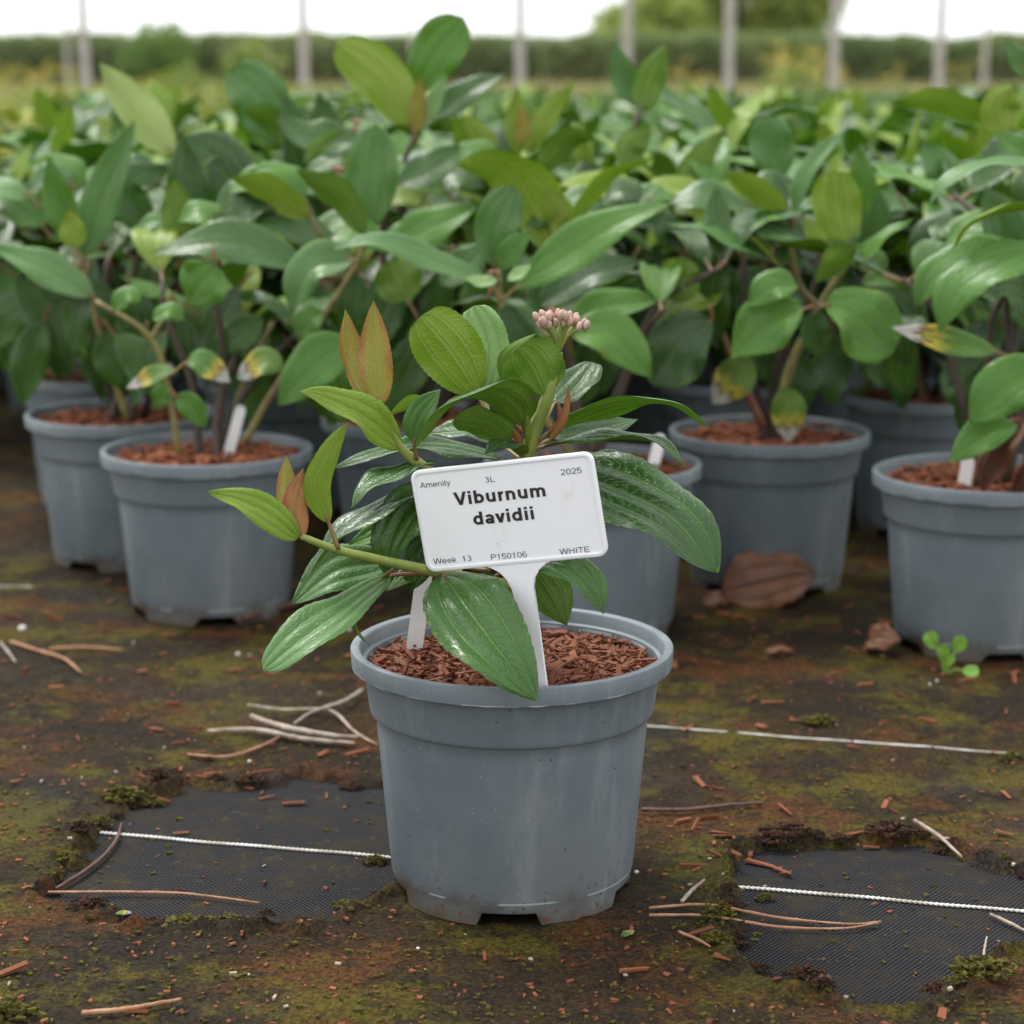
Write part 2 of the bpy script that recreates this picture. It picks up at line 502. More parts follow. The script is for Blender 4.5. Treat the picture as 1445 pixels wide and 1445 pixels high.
# ------------------------------------------------------------------ leaves
def leaf_data(pts, width, nh, nv=16, nu=8, a=.64, b=.95, fold=.16, bulge=.07, wave=.04, serr=0.0, th=.0007, seed=0, cup=0.0, tipdroop=0.0):
    r = np.random.default_rng(seed)
    c = crom(pts, nv)
    L = np.linalg.norm(np.diff(c, axis=0), axis=1).sum()
    T = np.gradient(c, axis=0)
    T /= np.linalg.norm(T, axis=1)[:, None] + 1e-12
    nh = np.array(tuple(nh), float)
    v = np.linspace(0, 1, nv + 1)
    vm = a / (a + b)
    wp = (v ** a) * ((1 - v) ** b) / (vm ** a * (1 - vm) ** b) * width / 2
    wp = np.maximum(wp, width * .012)
    us = np.linspace(-1, 1, nu + 1)
    ph = r.random(4) * 6.28
    top, bot, uv = [], [], []
    for i in range(nv + 1):
        S = np.cross(T[i], nh)
        S /= np.linalg.norm(S) + 1e-12
        Nn = np.cross(S, T[i])
        w = wp[i]
        for j, u in enumerate(us):
            e = 1.0
            if serr and abs(u) > .95:
                e = 1 + serr * (1 if i % 2 else -1) * min(1, 6 * v[i] * (1 - v[i]))
            h = fold * abs(u) * w - cup * u * u * w
            h += bulge * w * abs(math.sin(2 * math.pi * u))
            h += wave * width * (u * u) * math.sin(ph[0] + v[i] * 11 + (2.0 if u > 0 else 0)) * math.sin(math.pi * v[i])
            h += .02 * width * math.sin(ph[1] + v[i] * 7 + u * 2)
            p_ = c[i] + S * (u * w * e * math.cos(fold * .8)) + Nn * h
            top.append(p_)
            bot.append(p_ - Nn * th * (1 - abs(u) ** 4) * min(1, 8 * (1 - v[i])))
            uv.append((u * .5 + .5, v[i]))
    n1 = (nv + 1) * (nu + 1)
    faces, fm = [], []
    for i in range(nv):
        for j in range(nu):
            q = (i * (nu + 1) + j, i * (nu + 1) + j + 1, (i + 1) * (nu + 1) + j + 1, (i + 1) * (nu + 1) + j)
            faces.append(q)                             # winding gives +N for S = T x N
            fm.append(0)
            faces.append(tuple(k + n1 for k in q[::-1]))
            fm.append(1)
    return top + bot, faces, fm, uv + uv, c, L

def with_petiole(data, start, rad=.0012, sides=6):
    V, Fc, fm, uv, c, L = data
    d0 = c[1] - c[0]
    d0 = d0 / (np.linalg.norm(d0) + 1e-12)
    pts = [np.array(tuple(start)), c[0], c[0] + d0 * L * .10]
    tv, tf = tube_data(pts, [rad * 1.15, rad, rad * .6], sides, 6)
    o = len(V)
    V = list(V) + list(tv)
    uv = list(uv) + [(.5, .02)] * len(tv)
    Fc = Fc + [tuple(i + o for i in q) for q in tf]
    fm = fm + [2] * len(tf)
    return V, Fc, fm, uv, c, L

LEAFTYPE = {            # upper, underside
    'd': ('top', 'under'), 'm': ('topl', 'under'), 'y': ('ytop', 'yunder'), 'b': ('bronze', 'bronze'),
    'r': ('red', 'red'), 'p': ('pale', 'pale'), 'l': ('lime', 'lime'), 'g': ('grey', 'under'), 'x': ('dying', 'dying'), 'k': ('dead', 'dead'), 'o': ('ytop', 'yunder')}
_seed = [100]
NH = {'c': (0, -1, .25),        # upper face to the camera
      'u': (0, -.45, 1),        # upper face up, tilted to the camera
      's': (0, .05, 1),         # face straight up: seen edge-on
      'b': (0, .85, .65),       # underside to the camera, upper face up and back
      'k': (0, 1, -.25)}        # underside square to the camera
def put_leaf(plant, pts, wpx, side='u', typ='d', D=None, pet=None, name='leaf', roll=0.0, **kw):
    """pts = photo pixels (base first) with distances (x, y, dist) or (x, y) at distance D"""
    W3 = [P(q[0], q[1], q[2] if len(q) > 2 else D) for q in pts]
    base = plant.location
    loc = [np.array(tuple(w - base)) for w in W3]
    o0 = loc[0]
    rel = [q - o0 for q in loc]
    Dm = np.mean([w.y for w in W3])
    _seed[0] += 1
    nh = Vector(NH[side] if isinstance(side, str) else side)
    if roll:
        ax = Vector(rel[-1]).normalized()
        nh = Matrix.Rotation(R(roll), 3, ax) @ nh
    d = leaf_data(rel, wpx * pxm(Dm), nh, seed=_seed[0], **kw)
    if pet is not None:
        st = P(pet[0], pet[1], pet[2] if len(pet) > 2 else W3[0].y) - base
        d = with_petiole(d, np.array(tuple(st)) - o0)
    t, u = LEAFTYPE[typ]
    me = mesh(name, d[0], d[1], [M[t], M[u], M['petiole']], d[2], uv=d[3])
    return obj(name, me, plant, o0)

def put_stem(plant, pts, radii, mat='stem', D=None, name='stem', sides=8):
    base = plant.location
    loc = [np.array(tuple(P(q[0], q[1], q[2] if len(q) > 2 else D) - base)) for q in pts]
    v, f = tube_data(loc, radii, sides)
    return obj(name, mesh(name, v, f, [M[mat]]), plant)

# shared leaf shapes for the plants of the bed (unit length, +Y, upper face +Z, petiole at the origin)
TEMPL, TEMPL_LO = [], []
for k in range(9):
    r = random.Random(k)
    bend = [-.30, -.16, .05, -.42, -.1, -.24, .1, -.34, -.02][k]
    wd = [.36, .32, .39, .34, .40, .30, .36, .37, .33][k]
    tw = r.uniform(-.05, .05)
    pts = [np.array([0, .12, 0]), np.array([tw * .4, .42, .02 - bend * .12]), np.array([tw, .74, bend * .30]), np.array([tw * 1.5, 1.0, bend])]
    bb = [.92, .95, .62, 1.0, .72, 1.05, .85, .95, .82][k]
    kw = dict(a=.72, b=bb, fold=r.uniform(.08, .35), bulge=.14, wave=.08, th=.006, seed=k)
    d = leaf_data(pts, wd, (0, 0, 1), nv=10, nu=8, **kw)
    TEMPL.append(with_petiole(d, np.zeros(3), .014, 5))
    TEMPL_LO.append(leaf_data(pts, wd, (0, 0, 1), nv=4, nu=4, **kw))
_tmesh = {}
def templ_mesh(k, typ):
    if (k, typ) not in _tmesh:
        d = TEMPL[k]
        t, u = LEAFTYPE[typ]
        _tmesh[(k, typ)] = mesh('leaf', d[0], d[1], [M[t], M[u], M['petiole']], d[2], uv=d[3])
    return _tmesh[(k, typ)]

def frame(d, n):
    d = Vector(d).normalized()
    n = Vector(n)
    s = d.cross(n)
    if s.length < 1e-4:
        s = d.cross(Vector((1, 0, 0)))
    s.normalize()
    n = s.cross(d)
    return Matrix((s, d, n)).transposed()       # columns: X = side, Y = along, Z = upper face

def gen_shoots(r, height, spread, nst, dens=1.0, back=False, lmin=.095, lmax=.14):
    """stems and leaf placements of one viburnum: stems = list of polylines; leaves = (pos, dir, normal, length, kind)"""
    stems, leaves, tips = [], [], []
    for i in range(nst):
        az = 2 * math.pi * (i + r.uniform(-.3, .3)) / nst
        if back:
            az = R(90) + (az - math.pi) * .62
        rad = spread * (r.uniform(.15, .5) if i % 3 == 0 else r.uniform(.6, 1.0))
        h = height * r.uniform(.72, 1.0) * (1.0 if i % 3 == 0 else .9)
        z0 = .128
        p0 = Vector((r.uniform(-.015, .015), r.uniform(-.015, .015), z0))
        p3 = Vector((rad * math.cos(az), rad * math.sin(az), h * .86))
        p1 = p0 + Vector((p3.x * .25 + r.uniform(-.01, .01), p3.y * .25, (h - z0) * .35))
        p2 = p0 + Vector((p3.x * .65 + r.uniform(-.015, .015), p3.y * .65, (h - z0) * .66))
        stems.append([p0, p1, p2, p3])
        tips.append(p3)
        off = r.uniform(0, math.pi)
        for lev, (t, cnt, el, sc) in enumerate([(.36, 2, (-38, 0), .9), (.55, 2, (-22, 12), .95), (.76, 2, (-5, 25), 1.0), (.96, 4, (10, 42), 1.0), (1.0, 2, (50, 78), .72)]):
            if r.random() > dens and lev < 3 or (back and lev == 0):
                continue
            pos = p1.lerp(p2, max(0, t - .33) / .33) if t < .66 else p2.lerp(p3, (t - .66) / .34)
            for q in range(cnt):
                a2 = off + lev * math.pi / 2 + q * 2 * math.pi / cnt + r.uniform(-.35, .35)
                e = R(r.uniform(*el))
                d = Vector((math.cos(a2) * math.cos(e), math.sin(a2) * math.cos(e), math.sin(e)))
                d += Vector((p3.x, p3.y, 0)) * 1.2
                d.normalize()
                nrm = Vector((r.uniform(-.25, .25), r.uniform(-.25, .25), 1)) - Vector((d.x, d.y, 0)) * .35
                L = r.uniform(lmin, lmax) * sc
                young = r.random() < (.42 if lev == 4 else .09)
                leaves.append((pos.copy(), d, nrm, L, 'y' if young else ('m' if r.random() < .42 else ('g' if r.random() < .15 else 'd'))))
    return stems, leaves, tips

# ------------------------------------------------------------------ pots
RT, PH = .095, .148
def lathe(profile, seg, mod=None):
    V, Fc = [], []
    m = len(profile)
    for k in range(seg):
        th = 2 * math.pi * k / seg
        for i, (r_, z_) in enumerate(profile):
            if mod:
                r_, z_ = mod(th, i, r_, z_)
            V.append((r_ * math.cos(th), r_ * math.sin(th), z_))
    for k in range(seg):
        k2 = (k + 1) % seg
        for i in range(m - 1):
            Fc.append((k * m + i, k2 * m + i, k2 * m + i + 1, k * m + i + 1))
    return V, Fc

def pot_meshes(seg):
    # wall: from the floor inside, round the base, up the body, over the step and collar to under the rim, then down inside
    prof = [(.001, .010), (.066, .010), (.0680, .0072), (.0682, .0), (.0705, .0), (.0712, .0085), (.0722, .0135), (.0726, .0145), (.0800, .1010),
            (.0803, .1078), (.0812, .1092), (.0834, .1100), (.0840, .1108), (.0844, .1130), (.0872, .1335), (.0885, .1375), (.0885, .1405), (.0862, .1395), (.0830, .1120), (.0790, .104), (.0700, .0145), (.001, .0145)]
    def notch(th, i, r_, z_):
        if i in (3, 4):
            t = ((th + R(90) + R(36) + R(1)) % R(72)) - R(36)
            if abs(abs(t) - 0) < R(13.5):
                z_ = .0078
        return r_, z_
    wall = mesh('pot_wall', *lathe(prof, seg, notch), [M['pot']])
    rimp = [(.0872, .1368), (.0938, .1372), (.0944, .1377), (.0950, .1474), (.0946, .1481), (.0938, .1484), (.0908, .1484), (.0899, .1480), (.0892, .1468), (.0882, .1400), (.0872, .1368)]
    def wob(th, i, r_, z_):
        if i in (1, 2):
            z_ += .0002 * math.sin(th * 9) * math.sin(th * 4 + 1) + .00022 * math.sin(th * 41) * math.sin(th * 3)
        return r_, z_
    rim = mesh('rim', *lathe(rimp, seg, wob), [M['pot']])
    for me_ in (wall, rim):
        bm_set_sharp(me_)
    return wall, rim
def bm_set_sharp(me, ang=R(38)):
    import bmesh
    bm = bmesh.new()
    bm.from_mesh(me)
    bmesh.ops.recalc_face_normals(bm, faces=bm.faces)
    for e in bm.edges:
        if len(e.link_faces) == 2 and e.calc_face_angle(0) > ang:
            e.smooth = False
    bm.to_mesh(me)
    bm.free()
POT_HI = pot_meshes(128)
POT_MID = pot_meshes(64)
POT_LO = pot_meshes(28)

def compost_mesh(nr, na, seed, top=.130, amp=.006):
    V, Fc = [(0, 0, top + .002)], []
    for i in range(1, nr + 1):
        rr = .0850 * i / nr
        for k in range(na):
            th = 2 * math.pi * k / na
            x, y = rr * math.cos(th), rr * math.sin(th)
            n_ = float(fbm(np.array([x * 60 + seed * 7.7 + 50]), np.array([y * 60 + 50]), 4)[0]) - .5
            V.append((x, y, top + n_ * amp * 2 - .004 * (i / nr) ** 4))
    for k in range(na):
        Fc.append((0, 1 + k, 1 + (k + 1) % na))
    for i in range(1, nr):
        for k in range(na):
            a, b = 1 + (i - 1) * na, 1 + i * na
            Fc.append((a + k, b + k, b + (k + 1) % na, a + (k + 1) % na))
    return mesh('growing_medium', V, Fc, [M['soil']])
def chip_shape(r, L, Wd, T):
    v = []
    for sx in (-1, 1):
        for sy in (-1, 1):
            for sz in (-1, 1):
                k = r.uniform(.45, 1.0)
                v.append((sx * L / 2 * r.uniform(.8, 1.1), sy * Wd / 2 * k, sz * T / 2 * r.uniform(.6, 1.2) + .12 * L * r.uniform(-.3, .3)))
    f = [(0, 1, 3, 2), (4, 6, 7, 5), (0, 4, 5, 1), (2, 3, 7, 6), (0, 2, 6, 4), (1, 5, 7, 3)]
    return v, f
CHIPS = []
for k in range(10):
    r = random.Random(50 + k)
    CHIPS.append(mesh('bark_chip', *chip_shape(r, 1.0, r.uniform(.12, .36), r.uniform(.06, .15)), [M['chip']], smooth=False))
def chip_heap(r, n, lo, hi, top, radius=.083):
    parts = []
    for _ in range(n):
        L = r.uniform(lo, hi)
        v, f = chip_shape(r, L, L * r.uniform(.2, .5), L * r.uniform(.1, .2))
        m = Matrix.Rotation(r.uniform(0, 6.28), 3, 'Z') @ Matrix.Rotation(r.gauss(0, .3), 3, 'X') @ Matrix.Rotation(r.gauss(0, .3), 3, 'Y')
        rr, a = radius * math.sqrt(r.random()), r.uniform(0, 6.28)
        o = Vector((rr * math.cos(a), rr * math.sin(a), top + r.uniform(-.002, .004)))
        parts.append(([tuple(m @ Vector(q) + o) for q in v], f))
    return join(parts)
COMPOST_MID = [compost_mesh(8, 28, s, top=.138) for s in (1, 2, 3)]
HEAP_MID = []
for s in range(3):
    r = random.Random(300 + s)
    HEAP_MID.append(mesh('bark_mulch', *chip_heap(r, 420, .006, .017, .1395), [M['chip']], smooth=False))
COMPOST_LO = compost_mesh(3, 14, 9)

def add_pot(root, lod, k=0, rz=0.0):
    wall, rim = (POT_HI, POT_MID, POT_LO)[lod]
    p = obj('pot', wall, root, rot=(0, 0, rz))
    obj('rim', rim, p)
    if lod == 1:
        c_ = obj('growing_medium', COMPOST_MID[k % 3], root, rot=(0, 0, rz))
        tag(obj('bark_mulch', HEAP_MID[k % 3], c_), kind='stuff')
    elif lod == 2:
        obj('growing_medium', COMPOST_LO, root)
    return p

BUD = None
def bud_mesh():
    parts = []
    r = random.Random(5)
    for k in range(14):
        th = 2.4 * k
        rr = .0046 * math.sqrt(k / 14)
        c0 = Vector((rr * math.cos(th), rr * math.sin(th), .004 - rr * .4))
        v = []
        for i, (q, z) in enumerate([(.0004, -.0016), (.0013, -.0004), (.0013, .0008), (.0004, .0018)]):
            for s in range(6):
                a = s * math.pi / 3
                v.append(tuple(c0 + Vector((q * math.cos(a), q * math.sin(a), z))))
        f = [(i * 6 + s, i * 6 + (s + 1) % 6, (i + 1) * 6 + (s + 1) % 6, (i + 1) * 6 + s) for i in range(3) for s in range(6)]
        f.append(tuple(range(18, 24)))
        parts.append((v, f))
    tv, tf = tube_data([(0, 0, -.02), (0, 0, .003)], [.0012, .002], 6, 3)
    parts.append((tv, tf))
    return mesh('flower_bud', *join(parts), [M['pinkd']])
BUD = bud_mesh()

def add_foliage(root, r, height, spread, nst, dens=1.0, back=False, budp=.3, yellow=False):
    stems, leaves, tips = gen_shoots(r, height, spread, nst, dens, back)
    for s in stems:
        v, f = tube_data([tuple(q) for q in s], [.0042, .0034, .0028, .0022], 6, 9)
        obj('stem', mesh('stem', v, f, [M['stemy' if r.random() < .2 and not back else 'stemb']]), root)
    for pos, d, nrm, L, t in leaves:
        if back and (pos.y + d.y * L < .07 or (pos.z + d.z * L < .27 and r.random() < .6)):
            continue
        m = frame(d, nrm)
        o = obj('leaf', templ_mesh(r.randrange(9), t), root, pos, m.to_euler(), (L * r.uniform(.9, 1.12), L, L))
    for tpt in tips:
        if r.random() < budp:
            obj('flower_bud', BUD, root, tpt + Vector((0, 0, .018)), (r.uniform(-.3, .3), r.uniform(-.3, .3), 0))

# ------------------------------------------------------------------ the plant on show
main = empty('potted_plant', (0, 1.212, 0), 'small viburnum in blue-grey pot standing alone in front, carrying the printed white sign', 'potted plant')
add_pot(main, 0)
med = obj('growing_medium', compost_mesh(26, 96, 4, top=.1325), main)
med_keep = [Vector((.016, -.084)), Vector((-.06, .0))]
rc = random.Random(77)
for k in range(300):
    rr, a = .0835 * math.sqrt(rc.random()), rc.uniform(0, 6.28)
    L = .006 + .018 * rc.random() ** 1.5
    rr = min(rr, .0845 - L * .42)
    obj('bark_chip', CHIPS[k % 10], med, (rr * math.cos(a), rr * math.sin(a), .1340 + rc.uniform(-.001, .0045) - .003 * (rr / .085) ** 4),
        (rc.gauss(0, .25), rc.gauss(0, .28), rc.uniform(0, 6.28)), (L, L * rc.uniform(.5, 1.1), L * rc.uniform(.6, 1.1)))
tag(obj('bark_fines', mesh('bark_fines', *chip_heap(random.Random(78), 2600, .003, .011, .1342, .083), [M['chip']], smooth=False), med), kind='stuff')

put_stem(main, [(735, 925, 1.215), (738, 800, 1.215), (745, 700, 1.212), (742, 640, 1.2)], [.0050, .0045, .0040, .0036], 'stemb')
put_stem(main, [(742, 705, 1.208), (655, 692, 1.19), (600, 660, 1.178), (566, 632, 1.172), (548, 600, 1.17)], [.0040, .0036, .0032, .0029, .0016], 'stem')
put_stem(main, [(735, 830, 1.212), (640, 812, 1.175), (540, 791, 1.142), (472, 775, 1.125), (426, 757, 1.117)], [.0040, .0036, .0030, .0026, .0018], 'stem')
put_stem(main, [(742, 648, 1.2), (757, 600, 1.195), (772, 562, 1.19), (788, 496, 1.19)], [.0044, .0042, .0036, .0024], 'stem')
ml = lambda *a, **k: put_leaf(main, *a, **dict(dict(nv=30, nu=16, serr=.016, bulge=.085, wave=.07), **k))
ml([(536, 574, 1.17), (529, 500, 1.175), (527, 424, 1.18)], 48, 'k', 'b', pet=(548, 604, 1.17), bulge=.05, fold=.22)
ml([(522, 568, 1.18), (496, 505, 1.19), (487, 437, 1.195)], 44, (.5, 1, -.1), 'b', pet=(546, 602, 1.172), fold=.3)
ml([(566, 632, 1.172), (515, 588, 1.16), (455, 560, 1.145), (422, 552, 1.14)], 60, (-.2, -.75, .65), 'y', fold=.25)
ml([(673, 553, 1.22), (637, 497, 1.215), (594, 446, 1.21)], 92, 'k', 'y', pet=(690, 590, 1.21), a=.46, b=.36)
ml([(684, 548, 1.235), (688, 490, 1.24), (668, 432, 1.245)], 62, 'c', 'p', pet=(690, 590, 1.22), a=.45, b=.36, wave=.08)
ml([(584, 626, 1.165), (592, 588, 1.16), (622, 549, 1.155)], 44, (-.4, -1, .25), 'g', pet=(588, 648, 1.172))
ml([(738, 600, 1.195), (722, 572, 1.18), (688, 556, 1.168), (640, 572, 1.155), (586, 630, 1.148)], 92, (-.1, .38, 1), 'd', pet=(745, 635, 1.2), a=.7)
ml([(722, 620, 1.2), (690, 602, 1.195), (642, 590, 1.185)], 62, 'b', 'm', pet=(742, 634, 1.2), a=.5, b=.5)
ml([(714, 558, 1.22), (714, 512, 1.215), (757, 470, 1.21)], 34, (.6, .8, .1), 'm', pet=(735, 610, 1.205), fold=.3)
ml([(770, 556, 1.188), (754, 520, 1.184), (732, 491, 1.18)], 88, (.15, 1, -.1), 'm', pet=(768, 585, 1.192), a=.42, b=.34)
ml([(782, 570, 1.22), (812, 545, 1.235), (838, 512, 1.25)], 58, (-.1, -.42, 1), 'd', pet=(765, 600, 1.2), a=.45, b=.38)
ml([(780, 606, 1.195), (812, 592, 1.188), (885, 571, 1.175), (950, 570, 1.165), (998, 602, 1.16)], 66, (0, .45, 1), 'm', pet=(745, 637, 1.2), fold=.05)
ml([(780, 618, 1.215), (835, 606, 1.225), (900, 592, 1.24)], 62, 'u', 'd', pet=(748, 634, 1.2))
ml([(768, 630, 1.2), (850, 619, 1.18), (925, 623, 1.165), (967, 657, 1.155)], 72, (0, -.02, 1), 'd', pet=(745, 640, 1.2))
ml([(780, 652, 1.2), (860, 688, 1.18), (950, 735, 1.16), (1013, 808, 1.145)], 134, (.1, -.55, .8), 'd', pet=(748, 668, 1.208), a=.6, b=.76, bulge=.06)
ml([(705, 646, 1.215), (610, 634, 1.205), (535, 641, 1.19), (474, 660, 1.185)], 84, (0, -.12, 1), 'd')
ml([(612, 652, 1.19), (560, 668, 1.175), (515, 692, 1.165), (496, 718, 1.16)], 74, (-.1, -.05, 1), 'd')
ml([(604, 692, 1.19), (545, 716, 1.17), (475, 762, 1.155), (425, 822, 1.15)], 88, (-.2, -.02, 1), 'd', pet=(655, 692, 1.19))
ml([(548, 792, 1.205), (475, 806, 1.19), (412, 852, 1.18)], 78, (-.1, -.8, .7), 'g', pet=(610, 806, 1.17))
ml([(552, 812, 1.17), (482, 862, 1.135), (425, 902, 1.115), (372, 947, 1.105)], 76, (-.15, -.6, .8), 'g', pet=(612, 808, 1.17), a=.75, b=.5)
ml([(612, 688, 1.185), (572, 722, 1.172), (550, 768, 1.165), (546, 817, 1.165)], 68, (-.2, -.9, .3), 'd', pet=(655, 692, 1.188), fold=.35)
ml([(535, 818, 1.17), (508, 846, 1.155), (502, 884, 1.15), (521, 910, 1.155)], 24, (-.9, -.35, .3), 'm', pet=(560, 800, 1.15), fold=.3)
ml([(624, 812, 1.165), (664, 866, 1.132), (712, 928, 1.108), (758, 989, 1.098)], 124, (.05, -.86, .50), 'd', pet=(660, 812, 1.18), a=.6, b=.85, bulge=.09, fold=.14)
ml([(752, 792, 1.165), (795, 798, 1.145), (830, 824, 1.135), (852, 867, 1.13)], 78, (.15, -.4, .9), 'd', pet=(735, 815, 1.21))
ml([(752, 802, 1.2), (778, 838, 1.2), (800, 882, 1.195)], 64, 'k', 'm', pet=(737, 800, 1.212))
ml([(421, 760, 1.116), (382, 728, 1.108), (340, 706, 1.104), (293, 694, 1.10)], 50, (-.25, -.7, .65), 'y', fold=.2)
ml([(424, 750, 1.125), (404, 705, 1.132), (404, 642, 1.14)], 38, (.3, 1, -.1), 'b', pet=(428, 760, 1.118), fold=.28)
ml([(428, 757, 1.118), (417, 714, 1.118), (428, 661, 1.12)], 38, (-.3, 1, -.1), 'r', pet=(432, 762, 1.117), fold=.28)
ml([(464, 738, 1.125), (448, 690, 1.12), (464, 640, 1.12), (491, 595, 1.122)], 40, (-.3, 1, 0), 'y', pet=(478, 776, 1.124))
ml([(608, 580, 1.23), (578, 570, 1.22), (547, 588, 1.212)], 30, 'b', 'y', fold=.2)
ml([(736, 642, 1.195), (715, 627, 1.18), (685, 640, 1.165)], 48, (0, -.2, 1), 'd', pet=(745, 650, 1.205))
ml([(650, 800, 1.22), (632, 814, 1.212), (612, 832, 1.205)], 26, 'u', 'y', pet=(690, 805, 1.2))
ml([(610, 800, 1.2), (580, 812, 1.19), (545, 834, 1.18)], 34, 'u', 'm', pet=(650, 800, 1.19))
ml([(774, 624, 1.188), (796, 590, 1.18), (804, 540, 1.178)], 12, 'k', 'r')
ml([(772, 612, 1.19), (790, 592, 1.186), (786, 562, 1.184)], 9, 'k', 'r')
ml([(744, 634, 1.195), (745, 600, 1.19), (742, 570, 1.19)], 9, 'k', 'y')
ml([(738, 632, 1.195), (728, 612, 1.19), (724, 603, 1.19)], 11, 'k', 'r')

ml([(640, 722, 1.205), (565, 742, 1.195), (492, 768, 1.19)], 64, (0, -.6, .8), 'm', pet=(700, 705, 1.21))
ml([(610, 752, 1.19), (592, 795, 1.185), (576, 836, 1.185)], 52, (-.2, -.8, .5), 'd', pet=(650, 700, 1.19))
ml([(800, 668, 1.215), (865, 652, 1.205), (938, 676, 1.195)], 66, (.05, -.25, 1), 'd', pet=(750, 690, 1.21))
ml([(700, 622, 1.24), (655, 608, 1.245), (600, 612, 1.25)], 56, (0, -.3, 1), 'd', pet=(738, 650, 1.21))
ml([(700, 812, 1.2), (680, 838, 1.2), (668, 872, 1.2)], 46, (0, -.8, .5), 'd', pet=(730, 800, 1.212))
# flower cluster
fc = empty('flower_cluster', P(789, 494, 1.19) - main.location, None, None)
fc.parent = main
rf = random.Random(3)
for k in range(13):
    hx = 760 + 62 * (k / 12)
    D_ = 1.19 + rf.uniform(-.014, .014)
    top = P(hx + rf.uniform(-2, 2), 452 + abs(hx - 791) * .16 + rf.uniform(-3, 4), D_) - main.location - fc.location
    mid = Vector((top.x * .35, top.y * .35, top.z * .55))
    v, f = tube_data([(0, 0, -.001), mid, top], [.0011, .0009, .0007], 6, 6)
    pd = obj('pedicel', mesh('pedicel', v, f, [M['stem']]), fc)
    for q in range(4):
        off = Vector((rf.uniform(-.0022, .0022), rf.uniform(-.0022, .0022), rf.uniform(-.0005, .0042)))
        vv = []
        for (rr, z) in [(.0004, -.0030), (.0014, -.0016), (.0019, 0), (.0018, .0014), (.0011, .0026), (.0003, .0031)]:
            for s in range(8):
                a = s * math.pi / 4
                w = 1 + .10 * math.cos(3 * a + k)
                vv.append((rr * w * math.cos(a), rr * w * math.sin(a), z))
        ff = [(i * 8 + s, i * 8 + (s + 1) % 8, (i + 1) * 8 + (s + 1) % 8, (i + 1) * 8 + s) for i in range(5) for s in range(8)]
        ff += [tuple(range(40, 48)), tuple(range(7, -1, -1))]
        obj('bud', mesh('bud', vv, ff, [M['pink']]), fc, top + off, (rf.uniform(-.35, .35), (hx - 791) / 80, 0))

# ------------------------------------------------------------------ printed sign
def prism(outline, y0, y1):
    n = len(outline)
    V = [(x, y0, z) for x, z in outline] + [(x, y1, z) for x, z in outline]
    Fc = [tuple(range(n)), tuple(range(2 * n - 1, n - 1, -1))]
    for i in range(n):
        j = (i + 1) % n
        Fc.append((j, i, n + i, n + j))
    return V, Fc
def rrect(w, h, r, k=6):
    pts = []
    for cx, cz, a0 in ((w / 2 - r, h / 2 - r, 0), (-w / 2 + r, h / 2 - r, 90), (-w / 2 + r, -h / 2 + r, 180), (w / 2 - r, -h / 2 + r, 270)):
        for i in range(k + 1):
            a = R(a0 + 90 * i / k)
            pts.append((cx + r * math.cos(a), cz + r * math.sin(a)))
    return pts[::-1]
sw, sh_ = .10715, .05798
sign = empty('plant_sign', (-.00199, 1.14274, .2413), 'white T-shaped plastic plant sign printed in black, stuck in the front pot', 'plant sign')
Rm = Matrix.Rotation(-.3343, 3, 'Z') @ Matrix.Rotation(.02505, 3, 'X') @ Matrix.Rotation(-.1631, 3, 'Y')
sign.rotation_euler = Rm.to_euler()
obj('plate', mesh('plate', *prism(rrect(sw - .001, sh_ - .001, .005), -.0004, .0009), [M['white']], smooth=False), sign)
o_, i_ = rrect(sw, sh_, .0055), rrect(sw - .0042, sh_ - .0042, .0036)
o2_ = rrect(sw - .0012, sh_ - .0012, .005)
n_ = len(o_)
V = [(x, .0011, z) for x, z in o_] + [(x, -.0009, z) for x, z in o_] + [(x, -.0014, z) for x, z in o2_] + [(x, -.0012, z) for x, z in i_] + [(x, -.0002, z) for x, z in i_]
Fc = []
for lay in range(4):
    for i in range(n_):
        j = (i + 1) % n_
        Fc.append((lay * n_ + i, lay * n_ + j, (lay + 1) * n_ + j, (lay + 1) * n_ + i))
bo = mesh('raised_border', V, Fc, [M['white']])
bm_set_sharp(bo, R(50))
obj('raised_border', bo, sign)
zb = -sh_ / 2
left = [(-.0215, zb + .001), (-.0165, zb - .0008), (-.0118, zb - .0038), (-.0082, zb - .0085), (-.0064, zb - .014), (-.0057, zb - .022), (-.0040, -.100), (-.0022, -.121)]
sk = [(x + .0012, z) for x, z in left]
skr = [(-x + .0012 + (.0006 if z < -.05 else 0), z) for x, z in left]
out = sk + skr[::-1]
obj('stake', mesh('stake', *prism(out, -.0009, .0016), [M['white']], smooth=False), sign)
CAP, XH = .716, .519
